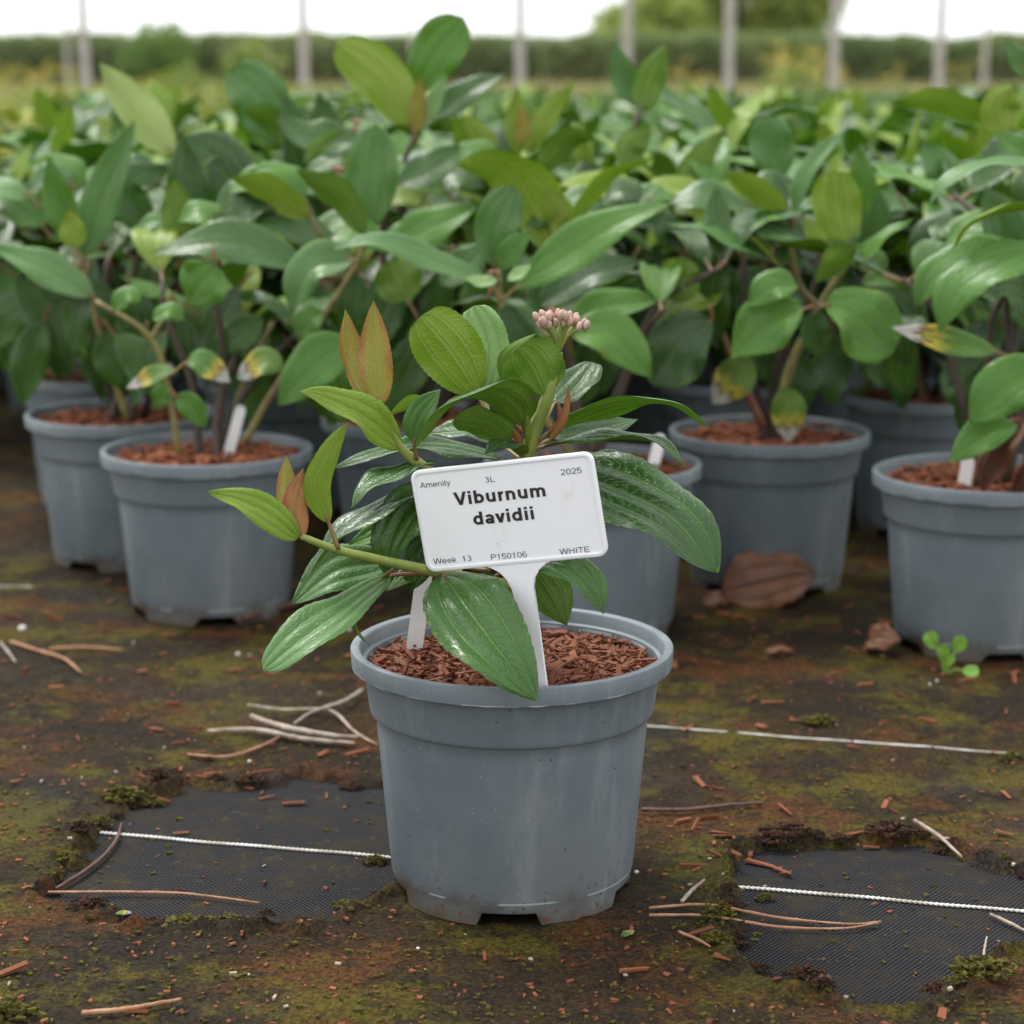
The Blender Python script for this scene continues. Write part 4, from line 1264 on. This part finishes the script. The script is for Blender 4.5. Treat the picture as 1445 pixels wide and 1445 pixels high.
for i, (x, y) in enumerate(spots):
    yellow = y > 3.3 and x < -.34 - .05 * y + rb.uniform(-.15, .15) and rb.random() < .7
    near = y < 3.75 and not yellow
    if yellow:
        lab, gr = 'golden-leaved shrub in a pot among the rows behind the viburnums', 'golden shrubs standing behind the viburnums'
    elif near:
        lab, gr = 'potted viburnum in the packed rows behind the front pots, leaves still distinct', 'viburnums in the middle rows of the bed'
    else:
        lab, gr = 'potted viburnum far back in the packed bed, only its leafy top showing', 'viburnums far back in the bed'
    o = empty('potted_shrub' if yellow else 'potted_plant', (x, y, 0), lab, 'potted plant', gr, rb.uniform(0, 6.28))
    if near:
        add_pot(o, 2)
        add_foliage(o, random.Random(2000 + i), rb.uniform(.40, .47), .13, 11 if y < 2.75 else 8 if y < 3.2 else 7, .95, False, .2)
    else:
        obj('pot', POT_LO[0], o)
        src = rb.choice(ycrowns if yellow else crowns)
        s = rb.uniform(.93, 1.08) * (.97 if yellow else 1)
        tag(obj('foliage', src, o, scale=(s, s, s)), kind='stuff')
# the same bed carries on to the end as one mass
TINY = [leaf_data([np.array([0, .1, 0]), np.array([0, .55, .05]), np.array([0, 1, b])], .40, (0, 0, 1), nv=3, nu=2, th=.006, seed=k) for k, b in enumerate([-.3, -.1, -.2, 0, -.4, .1, -.15, -.25, -.05])]
far_sets = [crown_data(random.Random(480 + k), TINY, 6, .43) for k in range(6)]
far_y = [crown_data(random.Random(490 + k), TINY, 8, .44, .12, .05, .08) for k in range(3)]
def far_mass(name, sets, test, mats):
    acc, o = [[], [], [], [], []], 0
    y_ = 6.7
    while y_ < 13.6:
        half = .245 * y_ + .3
        for x_ in np.arange(-half, half, .30):
            if not test(x_, y_):
                continue
            d = sets[rb.randrange(len(sets))]
            a = rb.uniform(0, 6.28)
            c_, s_ = math.cos(a), math.sin(a)
            m = np.array([[c_, -s_, 0], [s_, c_, 0], [0, 0, 1.0]]) * rb.uniform(.92, 1.08)
            acc[0].append(d[0] @ m.T + np.array([x_ + rb.uniform(-.05, .05), y_ + rb.uniform(-.05, .05), 0]))
            acc[1].append(d[1] + o)
            acc[2].append(d[2]); acc[3].append(d[3]); acc[4].append(d[4])
            o += len(d[0])
        y_ += .29
    D_ = [np.vstack(acc[0]), np.vstack(acc[1]), np.concatenate(acc[2]), np.vstack(acc[3]), np.concatenate(acc[4])]
    return obj(name, crown_mesh(name, D_, mats))
isy = lambda x_, y_: x_ < -.08 * y_ + .25 * math.sin(y_ * 2.1)
tag(far_mass('viburnum_rows', far_sets, lambda a, b: not isy(a, b), VM), 'blurred mass of viburnum tops reaching back to the posts', 'plants', kind='stuff')
tag(far_mass('golden_shrub_rows', far_y, isy, YM), 'blurred mass of golden shrub tops reaching back to the posts', 'plants', kind='stuff')

# ------------------------------------------------------------------ posts, hedge, trees, weeds beyond the bed
def post(px, D, dia, lean, label, h=2.6):
    b = Vector(((px - 722.5) * (D * CP + .4 * SP) / F, D, -.02))
    o = empty('post', b, label, 'post', 'posts beyond the bed')
    segs = 10
    v, f = tube_data([(0, 0, -.05), (lean * .5, 0, h * .5), (lean, 0, h)], [dia / 2 * 1.04, dia / 2, dia / 2 * .95], segs, 8)
    obj('shaft', mesh('shaft', v, f, [M['post']]), o)
    v, f = tube_data([(lean, 0, h), (lean, 0, h + .02)], [dia / 2 * .93, dia / 2 * .6], segs, 2)
    obj('cap', mesh('cap', v, f, [M['post']]), o)
for px, D, lean in [(126, 14.2, -.03), (432, 14.2, -.02), (734, 14.5, 0), (884, 14.5, .0), (1026, 14.0, .01), (1173, 14.2, .02), (1320, 14.2, .025)]:
    post(px, D, .058, lean, 'weathered wooden post standing at the far edge of the bed')
for px, D in [(583, 24), (1386, 20), (98, 27)]:
    post(px, D, .05, 0, 'thin distant post standing beyond the row of nearer posts')

def quad_cloud(pos, size, r, flat=.0):
    n = len(pos)
    a = r.normal(size=(n, 3)); a /= np.linalg.norm(a, axis=1)[:, None]
    b = r.normal(size=(n, 3)); b -= a * (a * b).sum(1)[:, None]; b /= np.linalg.norm(b, axis=1)[:, None]
    s = (size * r.uniform(.6, 1.3, n))[:, None]
    V = np.stack([pos - a * s, pos + b * s * .45, pos + a * s, pos - b * s * .45], 1).reshape(-1, 3)
    Fq = np.arange(n * 4).reshape(-1, 4)
    return V, Fq
def cloud_mesh(name, pos, size, mat, r, clump=1.0):
    V, Fq = quad_cloud(pos, size, r)
    me_ = mesh(name, V, Fq.tolist(), [mat], smooth=False)
    t = np.clip(fbm(pos[:, 0] * clump + 40, pos[:, 2] * clump + pos[:, 1] * .7 * clump + 40, 3) * 1.6 - .4 + r.normal(0, .12, len(pos)), 0, 1)
    a_ = me_.attributes.new('tint', 'FLOAT', 'POINT')
    a_.data.foreach_set('value', np.repeat(t, 4).astype(np.float32))
    return me_
r_ = np.random.default_rng(5)
hd = empty('hedge', (0, 55, 0), 'long clipped field hedge running behind the posts', 'hedge')
n = 60000
hx = r_.uniform(-19, 19, n)
htop = 1.55 + .16 * (fbm(hx * .8 + 60, hx * 0 + 3.3, 4) - .5) * 2 + .12 * (fbm(hx * 4 + 60, hx * 0 + 7.3, 3) - .5)
hz = htop * np.sqrt(r_.random(n)) + r_.normal(0, .03, n)
hy = r_.uniform(-.75, .75, n) * (1 - .25 * (hz / htop) ** 3)
tag(obj('foliage', cloud_mesh('foliage', np.stack([hx, hy, hz], 1), .085, M['hedge'], r_, 1.2), hd), kind='stuff')
vb, fb = prism([(-19, .02), (-19, 1.1), (19, 1.1), (19, .02)], -.3, .3)
obj('inner_twigs', mesh('inner_twigs', vb, fb, [M['wood']], smooth=False), hd)

def tree(x, y, rx, rz, zc, trunk, label, seed, n=9000, mat='tree', leaf=.16):
    r = np.random.default_rng(seed)
    o = empty('broadleaf_tree', (x, y, 0), label, 'tree')
    v, f = tube_data([(0, 0, -.1), (.1, 0, zc * .5), (0, .1, zc * 1.1)], [trunk, trunk * .75, trunk * .3], 10, 8)
    tr = obj('trunk', mesh('trunk', v, f, [M['wood']]), o)
    for k in range(7):
        a = k * 2.4
        v, f = tube_data([(0, 0, zc * .45 + .1 * k), (rx * .35 * math.cos(a), rx * .35 * math.sin(a), zc * .8), (rx * .7 * math.cos(a), rx * .7 * math.sin(a), zc + rz * .3 * math.sin(k))], [trunk * .4, trunk * .25, trunk * .08], 7, 6)
        obj('limb', mesh('limb', v, f, [M['wood']]), tr)
    cl = r.normal(size=(34, 3)); cl /= np.linalg.norm(cl, axis=1)[:, None]
    cl *= (r.uniform(.35, .85, 34) ** .6)[:, None]
    cl *= np.array([rx, rx, rz]); cl[:, 2] += zc
    pos = cl[r.integers(0, 34, n)] + r.normal(0, 1, (n, 3)) * np.array([rx, rx, rz]) * .16
    pos = pos[pos[:, 2] > .1]
    tag(obj('crown', cloud_mesh('crown', pos, leaf, M[mat], r, .8), o), kind='stuff')
S = lambda px, D: (px - 722.5) * D * 1.0 / F
tree(S(912, 76), 76, 2.0, 1.75, 1.95, .22, 'yellow-green tree with sloping left shoulder behind the hedge', 1)
tree(S(1030, 80), 80, 3.2, 3.4, 3.6, .28, 'broad rounded tree behind the hedge, fuller than the one beside it', 2, 12000)
tree(S(1118, 78), 78, 1.7, 3.0, 3.6, .2, 'tree at the right edge of the clump behind the hedge', 3)
def bush(px, D, rx, zt, label, seed, n=3500, mat='bush', leaf=.08):
    r = np.random.default_rng(seed)
    o = empty('bush', (S(px, D), D, 0), label, 'bush')
    p = r.normal(size=(n, 3)); p /= np.linalg.norm(p, axis=1)[:, None]
    p *= (r.random(n) ** .4)[:, None]
    p = p * np.array([rx, rx, zt / 2]) * (1 + .12 * np.sin(p[:, :1] * 9 + seed)) + np.array([0, 0, zt / 2])
    tag(obj('foliage', cloud_mesh('foliage', p, leaf, M[mat], r, 2), o), kind='stuff')
    for k in range(4):
        v, f = tube_data([(0, 0, -.05), (rx * .3 * math.cos(k * 1.6), rx * .3 * math.sin(k * 1.6), zt * .6)], [.03, .01], 6, 3)
        obj('stem', mesh('stem', v, f, [M['wood']]), o)
bush(236, 53.6, 1.0, 1.85, 'rounded green bush rising above the hedge top', 4)
bush(360, 22, .36, .92, 'tall loose weedy bush in front of the hedge, left of the middle', 6, 900, 'weed', .05)
bush(270, 24, .34, .62, 'low yellowish weed growing beside the taller weedy bush', 7, 500, 'weed', .05)
bush(1110, 21, .32, .62, 'bushy weed among the yellow flowers in front of the hedge', 8, 700, 'weed', .045)

def ragwort(px, D, h, seed, label):
    r = random.Random(seed)
    o = empty('yellow_flower_plant', (S(px, D), D, 0), label, 'flower', 'yellow flowering weeds before the hedge')
    ss_, hh = [], []
    for k in range(5):
        a = r.uniform(0, 6.28)
        q = r.uniform(.03, .2)
        ht = h * r.uniform(.75, 1.0)
        ss_.append(tube_data([(0, 0, -.02), (q * .4 * math.cos(a), q * .4 * math.sin(a), ht * .6), (q * math.cos(a), q * math.sin(a), ht)], [.006, .005, .003], 5, 4))
        for m in range(7):
            c0 = Vector((q * math.cos(a) + r.gauss(0, .035), q * math.sin(a) + r.gauss(0, .035), ht + r.uniform(-.03, .02)))
            rad = r.uniform(.012, .02)
            ring = [tuple(c0 + Vector((rad * (1 if s % 2 else .55) * math.cos(s * math.pi / 6), rad * (1 if s % 2 else .55) * math.sin(s * math.pi / 6), .003 * (s % 2)))) for s in range(12)]
            vv = ring + [tuple(c0 + Vector((0, 0, .008))), tuple(c0 - Vector((0, 0, .008)))]
            ff = [(s, (s + 1) % 12, 12) for s in range(12)] + [((s + 1) % 12, s, 13) for s in range(12)]
            hh.append((vv, ff))
    obj('stems', mesh('stems', *join(ss_), [M['stem']]), o).name = 'stalk'
    tag(obj('flower_head', mesh('flower_head', *join(hh), [M['petal']]), o), kind='stuff')
for i, (px, D, h) in enumerate([(1085, 19, .72), (1105, 18, .66), (1130, 19, .70), (1150, 18, .62), (1160, 20, .66), (1135, 21, .80), (1255, 22, .62), (1345, 22, .68), (960, 21, .66), (985, 22, .58),
                                (15, 16, .52), (50, 17, .56), (70, 19, .62), (110, 18, .58), (8, 20, .62), (205, 17, .52), (1090, 22, .84)]):
    ragwort(px, D, h, 70 + i, 'yellow flowering weed standing in the rough grass before the hedge')
# rough dry grass before the hedge
n = 26000
gx_, gy_ = r_.uniform(-15, 15, n), r_.uniform(17, 53, n)
gh = r_.uniform(.2, .46, n) * (.8 + .4 * fbm(gx_ * .4 + 30, gy_ * .4 + 30, 3))
ang = r_.uniform(0, 3.14, n)
w_ = .012 + .0006 * gy_
lx, ly = r_.normal(0, .08, n), r_.normal(0, .08, n)
V = np.stack([np.stack([gx_ - w_ * np.cos(ang), gy_ - w_ * np.sin(ang), np.full(n, -.015)], 1), np.stack([gx_ + w_ * np.cos(ang), gy_ + w_ * np.sin(ang), np.full(n, -.015)], 1), np.stack([gx_ + lx, gy_ + ly, gh], 1)], 1).reshape(-1, 3)
tag(obj('rough_grass', mesh('rough_grass', V, np.arange(n * 3).reshape(-1, 3).tolist(), [M['drygrass']], smooth=False)), 'dry yellowish rough grass between the posts and the hedge', 'grass', kind='stuff')

# ------------------------------------------------------------------ white threads woven in the membrane
def thread(a, b, z, label, k=1.0):
    A, B = G(*a, z), G(*b, z)
    L = (B - A).length
    n = int(L / .0011)
    parts = []
    d = (B - A).normalized()
    s = Vector((-d.y, d.x, 0))
    for ph in (0, math.pi):
        pts = []
        for i in range(n + 1):
            t = i / n
            th = t * L / .0062 * 2 * math.pi + ph
            wob = .0006 * math.sin(t * L * 40) + .0004 * math.sin(t * L * 97)
            pts.append(A.lerp(B, t) + s * (.00062 * k * math.cos(th) + wob) + Vector((0, 0, .00045 * k * math.sin(th))))
        V_, F_ = [], []
        for i, p_ in enumerate(pts):
            for q in range(5):
                an = q * 2 * math.pi / 5
                V_.append(p_ + s * (.00075 * k * math.cos(an)) + Vector((0, 0, .0006 * k * math.sin(an))))
        for i in range(n):
            for q in range(5):
                q2 = (q + 1) % 5
                F_.append((i * 5 + q, i * 5 + q2, (i + 1) * 5 + q2, (i + 1) * 5 + q))
        parts.append((V_, F_))
    return tag(obj('thread', mesh('thread', *join(parts), [M['thread']])), label, 'thread')
thread((60, 1168), (1520, 1292), -.0030, 'white twisted thread crossing both bare patches of black membrane')
thread((905, 1024), (1425, 1063), .0007, 'white twisted thread half buried in brown silt right of the signed pot', .72)
thread((-20, 827), (45, 828), .0002, 'short bit of white thread on the mossy ground beside the left pots', .55)

# ------------------------------------------------------------------ litter on the ground
def on_ground(px, py, lift=0.0):
    g_ = G(px, py)
    g_.z = gz(g_.x, g_.y) + lift
    return g_
pots_xy = [(0, 1.212)] + taken
free = lambda p_: min(math.hypot(p_.x - a, p_.y - b) for a, b in pots_xy) > .085
rd = random.Random(8)
chipn = 0
areas = [(0, 540, 820, 960, 70), (0, 520, 960, 1120, 26), (920, 1445, 860, 990, 46), (930, 1445, 990, 1180, 22), (0, 1445, 1180, 1440, 16), (60, 260, 1090, 1260, 9), (960, 1120, 1160, 1240, 12), (960, 1260, 800, 880, 22), (0, 200, 600, 800, 12)]
for x0, x1, y0, y1, cnt in areas:
    for _ in range(cnt):
        px, py = rd.uniform(x0, x1), rd.uniform(y0, y1)
        g_ = on_ground(px, py, .0016)
        if not free(g_):
            continue
        L = .005 + .011 * rd.random() ** 1.6
        o = obj('bark_chip', CHIPS[rd.randrange(10)], None, g_, (rd.gauss(0, .15), rd.gauss(0, .15), rd.uniform(0, 6.28)), (L, L * rd.uniform(.6, 1.3), L))
        tag(o, 'loose reddish bark chip lying on the dirty membrane', 'bark chip', 'bark chips scattered on the ground')
for px, py, L, a in [(1072, 1213, .024, -.5), (1100, 1222, .02, -.7), (1010, 1212, .018, -.6), (1205, 1180, .018, .4), (1230, 1190, .014, 0), (1418, 1180, .016, -.5), (15, 1380 - 6, .026, .3), (895, 1374, .022, .4), (415, 1128, .02, .1), (170, 1118, .03, .4), (1020, 1185, .018, .2), (1205, 1058, .014, 0), (1090, 995, .022, .1), (1205, 920, .018, -.3), (1130, 1018, .022, -.2), (300, 1093, .017, .3), (370, 1090, .02, .1), (505, 1065, .022, .3), (990, 1320, .02, .3), (190, 1432, .02, .2)]:
    o = obj('bark_chip', CHIPS[rd.randrange(10)], None, on_ground(px, py, .002), (rd.gauss(0, .12), rd.gauss(0, .12), a), (L * .8, L * .8, L * .6))
    tag(o, 'loose reddish bark chip lying on the dirty membrane', 'bark chip', 'bark chips scattered on the ground')
# fine crumbs nobody could count
parts = []
for _ in range(5200):
    px, py = rd.uniform(-20, 1465), 780 + 700 * rd.random() ** .9
    g_ = G(px, py)
    if not free(g_) and rd.random() < .9:
        continue
    L = .0010 + .0034 * rd.random() ** 2.2
    v, f = chip_shape(rd, L, L * rd.uniform(.35, .8), L * rd.uniform(.25, .5))
    m = Matrix.Rotation(rd.uniform(0, 6.28), 3, 'Z')
    parts.append((v, f, m, g_))
zz = ground_fields(np.array([q[3].x for q in parts]), np.array([q[3].y for q in parts]))[1]
cr_all = {0: [], 1: [], 2: []}
for q, z_ in zip(parts, zz):
    if z_ < -.0036 and rd.random() < .8:
        continue
    o = Vector((q[3].x, q[3].y, float(z_) + .0007))
    k = rd.choices((0, 1, 2), (5, 8, .35))[0]
    cr_all[k].append(([tuple(q[2] @ Vector(w) + o) for w in q[0]], q[1]))
for k, (nm, mt, lab) in enumerate([('bark_crumbs', 'chip', 'fine reddish bark crumbs strewn over the membrane'), ('moss_crumbs', 'moss', 'fine dark moss crumbs strewn over the membrane'), ('twig_crumbs', 'twig', 'fine pale plant fragments strewn over the membrane')]):
    tag(obj(nm, mesh(nm, *join(cr_all[k]), [M[mt]], smooth=False)), lab, 'debris', kind='stuff')

def twig(pts, rad, mat, label, cat='twig', lift=None, group=None):
    W_ = [on_ground(q[0], q[1], (q[2] if len(q) > 2 else .002) + rad) for q in pts]
    o0 = W_[0].copy()
    v, f = tube_data([tuple(w - o0) for w in W_], [rad, rad * 1.05, rad * .95, rad * .6], 6, max(8, 6 * len(pts)))
    rr = random.Random(int(pts[0][0]))
    v = [Vector(q) + Vector((rr.gauss(0, rad * .12), rr.gauss(0, rad * .12), rr.gauss(0, rad * .12))) for q in v]
    return tag(obj('twig', mesh('twig', v, f, [M[mat]]), None, o0), label, cat, group)
twig([(293, 1038), (360, 1038), (430, 1050), (500, 1055)], .0019, 'twig', 'thickest bleached dry twig in the pile left of the signed pot')
twig([(355, 1022, .005), (400, 1040, .006), (470, 1052, .005), (505, 1050, .003)], .0021, 'twig', 'bleached dry twig lying across the top of the twig pile')
twig([(350, 1000, .003), (400, 1010, .004), (465, 1012, .004), (500, 1040, .003), (532, 1056, .001)], .0012, 'twig', 'thin bent twig curving over the pile towards the signed pot')
twig([(512, 982, .004), (485, 1003, .006), (440, 1018, .006), (415, 1032, .005)], .0014, 'twig', 'forked brown twig reaching from the signed pot into the twig pile')
twig([(265, 1072), (320, 1073), (365, 1060), (400, 1042)], .0010, 'twigo', 'thin brown twig sticking out below the twig pile')
twig([(15, 908), (60, 925), (90, 935), (115, 952)], .0014, 'twigo', 'orange-brown twig lying aslant on the mossy ground beside the left pots')
twig([(70, 921), (120, 918), (175, 921)], .0013, 'twigo', 'straight orange-brown twig touching the slanting twig beside the left pots')
twig([(0, 910), (12, 925), (22, 940)], .0011, 'twig', 'short pale twig at the end of the slanting orange twig')
twig([(68, 1256), (160, 1256), (260, 1258), (366, 1271)], .0009, 'twigo', 'long pinkish needle lying across the bare membrane left of the signed pot')
twig([(80, 1252), (130, 1220), (160, 1190), (172, 1160)], .0013, 'bark', 'curved brown stalk bending round the edge of the left bare patch')
twig([(116, 1436), (170, 1434), (215, 1426), (256, 1420)], .0014, 'twigo', 'pale orange stick near a bark splinter on mossy ground')
twig([(905, 1150), (970, 1148), (1030, 1142), (1078, 1139)], .0014, 'bark', 'straight brown twig poking out beside the signed pot')
twig([(916, 1287), (1000, 1286), (1100, 1292), (1200, 1301), (1244, 1297)], .0009, 'twigo', 'upper needle of the joined pair lying over the right bare patch')
twig([(916, 1298), (1000, 1298), (1100, 1305), (1190, 1307), (1240, 1299)], .0009, 'twigo', 'lower needle of the joined pair lying over the right bare patch')
twig([(962, 1281), (975, 1264), (994, 1249)], .0012, 'twig', 'short grey twig leaning on the moss by the needle pair')
twig([(1290, 1170, .006), (1325, 1190), (1358, 1208)], .0013, 'twig', 'pale straw lying over the top edge of the right bare patch')
twig([(1398, 1288), (1425, 1300), (1460, 1318)], .0011, 'twig', 'pale straw touching the white thread on the right bare patch')
twig([(1388, 1370), (1388, 1350, .004), (1392, 1335, .009)], .0008, 'twig', 'tiny upright straw on the right bare patch')
twig([(345, 882), (375, 872), (420, 860), (455, 850)], .0042, 'bark', 'thick dark bark stick lying against the foot of the left pot')
twig([(958, 1320), (985, 1332), (1002, 1346)], .0009, 'twigo', 'thin orange needle on silt beside the moss clump')

def clump(px, py, rx, h, label, seed, mat='moss'):
    r = random.Random(seed)
    parts = []
    for k in range(90):
        a, q = r.uniform(0, 6.28), rx * r.random() ** .7
        L = r.uniform(.12, .34) * rx
        v, f = chip_shape(r, L, L * .6, L * .4)
        m = Matrix.Rotation(r.uniform(0, 6.28), 3, 'Z') @ Matrix.Rotation(r.gauss(0, .6), 3, 'X')
        o = Vector((q * math.cos(a), q * math.sin(a) * .6, h * r.random() * (1 - q / rx * .7)))
        parts.append(([tuple(m @ Vector(w) + o) for w in v], f))
    return tag(obj('moss_clump', mesh('moss_clump', *join(parts), [M[mat]], smooth=False), None, on_ground(px, py, .0008)), label, 'moss')
clump(1012, 1298, .011, .014, 'green moss clump pinning the two needles at the right bare patch', 1)
clump(1012, 1332, .010, .006, 'flat green moss flake just below the clump on the needles', 2)
clump(175, 1128, .016, .010, 'ragged moss and bark tuft at the top corner of the left bare patch', 3)
clump(215, 1128, .010, .007, 'small green moss tuft at the end of the bark scrap by left bare patch', 13)
clump(90, 1210, .013, .006, 'olive moss tuft on the side edge of the left bare patch', 4)
clump(265, 1300, .022, .006, 'wide crumbly moss strip along the bottom of the left bare patch', 5)
clump(320, 1296, .011, .008, 'dark moss lump at the bottom right of the left bare patch', 6)
clump(1258, 1182, .017, .008, 'dark curled crust at the top edge of the right bare patch', 7, 'crust')
clump(1110, 1184, .018, .006, 'rusty curled crust at the top left of the right bare patch', 8, 'crust')
clump(1425, 1073, .011, .008, 'mossy lump at the end of the half buried thread', 9)
clump(1155, 1022, .014, .006, 'olive bark scrap beside the half buried thread', 10)
clump(1385, 1382, .020, .008, 'mossy litter heap in the lower corner of the right bare patch', 11)
clump(1080, 1262, .006, .006, 'tiny mossy pellet on the membrane between thread and needles', 12)
clump(530, 1210, .009, .006, 'silt and moss bits where the thread meets the signed pot', 14)
clump(12, 1432, .018, .010, 'dark moss lump at the bottom left of the mossy membrane', 15)

for hi, hp in enumerate(holes_px):
    for k in range(len(hp)):
        (xa, ya), (xb, yb) = hp[k], hp[(k + 1) % len(hp)]
        for t in (.2, .7):
            px, py = xa + (xb - xa) * t + rd.uniform(-8, 8), ya + (yb - ya) * t + rd.uniform(-6, 4)
            if 540 < px < 930 or px > 1460 or rd.random() < .45:
                continue
            o = clump(px, py, rd.uniform(.005, .013), rd.uniform(.003, .007), 'small crumb of dark crust on the ragged rim of a bare patch', 200 + 40 * hi + 2 * k + int(t * 2), rd.choice(['crust', 'crust', 'moss']))
            o['group'] = 'crust crumbs round the bare patches'
def flat_leaf(px, py, size, rz, label, mat='dead', curl=.5, wd=.6, tilt=(0, 0), lift=.004, name='dead_leaf', a=.5, b=.6, arch=1.0):
    pts = [np.array([-.5, 0, 0]) * size, np.array([-.15, 0, .12 * curl * arch]) * size, np.array([.2, 0, .14 * curl * arch]) * size, np.array([.5, 0, 0]) * size]
    d = leaf_data(pts, size * wd, (0, 0, 1), nv=14, nu=8, a=a, b=b, fold=curl * .3, wave=.26 * curl, bulge=.30, seed=int(px), cup=curl * .15, serr=.05)
    d = with_petiole(d, pts[0] + np.array([-size * .18, 0, 0]), size * .012)
    t = {'dead': ('dead', 'dead'), 'yel': ('dying', 'dying')}[mat]
    return tag(obj(name, mesh(name, d[0], d[1], [M[t[0]], M[t[1]], M['bark']], d[2], uv=d[3]), None, on_ground(px, py, lift), (tilt[0], tilt[1], rz)), label, 'leaf')
flat_leaf(1085, 850, .088, .10, 'large curled dead brown leaf propped against the foot of a pot', curl=.6, wd=.70, tilt=(R(58), R(-8)), lift=.019, arch=1.0, a=.6, b=.85)
flat_leaf(1112, 848, .034, .5, 'small greyish dead leaf scrap in front of the large curled one', curl=.5, tilt=(R(35), 0), lift=.009)
flat_leaf(1248, 924, .040, -1.0, 'heart-shaped red-brown dead leaf beside the pot with the seedling', curl=.7, wd=.80, tilt=(R(48), R(-14)), lift=.013, a=.35, b=1.0)
flat_leaf(1100, 926, .024, .2, 'pale pinkish leaf scrap on a green stalk in open ground', curl=.4, wd=.5)
flat_leaf(1010, 858, .026, .4, 'small red-brown leaf piece left of the large curled dead leaf', curl=.6, wd=.7, tilt=(R(20), 0), lift=.006)
flat_leaf(1160, 1376, .011, .2, 'small olive leaf fragment lying on the bare black weave', curl=.2, wd=.65, lift=.0025)
flat_leaf(175, 1300, .009, .1, 'small yellow leaf fragment beside the left bare patch', 'yel', .2, .6, lift=.0025)
flat_leaf(886, 1325, .011, .9, 'tiny green-brown leaf fragment near the foot of the signed pot', 'yel', .2, .5, lift=.0025)
for i, (px, py, s) in enumerate([(32, 890, .0036), (336, 924, .0019), (438, 916, .0020), (352, 1075, .0014), (420, 905, .0018), (1312, 968, .0012), (1322, 962, .0012), (898, 1231, .0014), (590, 1340, .0010), (493, 888, .0022)]):
    v, f = [], []
    for a in range(7):
        th = math.pi * a / 6
        for k in range(9):
            q = 2 * math.pi * k / 9
            rr = 1 + .15 * math.sin(q * 2 + i) * math.sin(th)
            v.append((s * rr * math.sin(th) * math.cos(q), s * rr * math.sin(th) * math.sin(q), s * .85 * math.cos(th)))
    f = [(a * 9 + k, (a + 1) * 9 + k, (a + 1) * 9 + (k + 1) % 9, a * 9 + (k + 1) % 9) for a in range(6) for k in range(9)]
    tag(obj('grit_grain', mesh('grit_grain', v, f, [M['stone']]), None, on_ground(px, py, s * .6)), 'white grit grain lying on the mossy ground', 'grit', 'white grit grains on the ground')

# seedlings
def seedling(base, spec, label):
    o = empty('seedling', base, label, 'seedling')
    for (dx, dz, L, wd, ang, dy) in spec:
        tip0 = Vector((dx, dy, dz))
        v, f = tube_data([(0, 0, -.003), tip0 * .5 + Vector((0, 0, .002)), tip0], [.0011, .0009, .0006], 6, 5)
        obj('stalk', mesh('stalk', v, f, [M['weedl']]), o)
        d = Vector((math.sin(ang), -.25, math.cos(ang)))
        pts = [np.zeros(3), np.array(tuple(d * L * .5)), np.array(tuple(d * L))]
        q = leaf_data(pts, wd, (0, -1, .4), nv=8, nu=6, a=.5, b=.34, fold=.2, th=.0004, seed=int(L * 1e5))
        obj('leaf', mesh('leaf', q[0], q[1], [M['weedl'], M['weedl']], q[2], uv=q[3]), o, tip0)
    return o
seedling(on_ground(1335, 948), [(-.002, .012, .014, .011, -.2, 0), (-.010, .022, .017, .013, -.55, -.002), (.006, .018, .016, .012, .35, -.002), (.012, .004, .013, .010, 1.6, -.006), (-.001, .008, .010, .008, .5, -.004)], 'bright green seedling growing at the foot of the right pot')
b_ = G(1380, 695, .132)
seedling(b_, [(.000, .006, .013, .007, .15, 0), (-.006, .004, .010, .006, -.5, -.002), (.005, .002, .007, .005, .9, -.003), (-.007, .000, .008, .005, -1.2, -.003)], 'tiny green weed sprouting beside the stick label in the right pot')
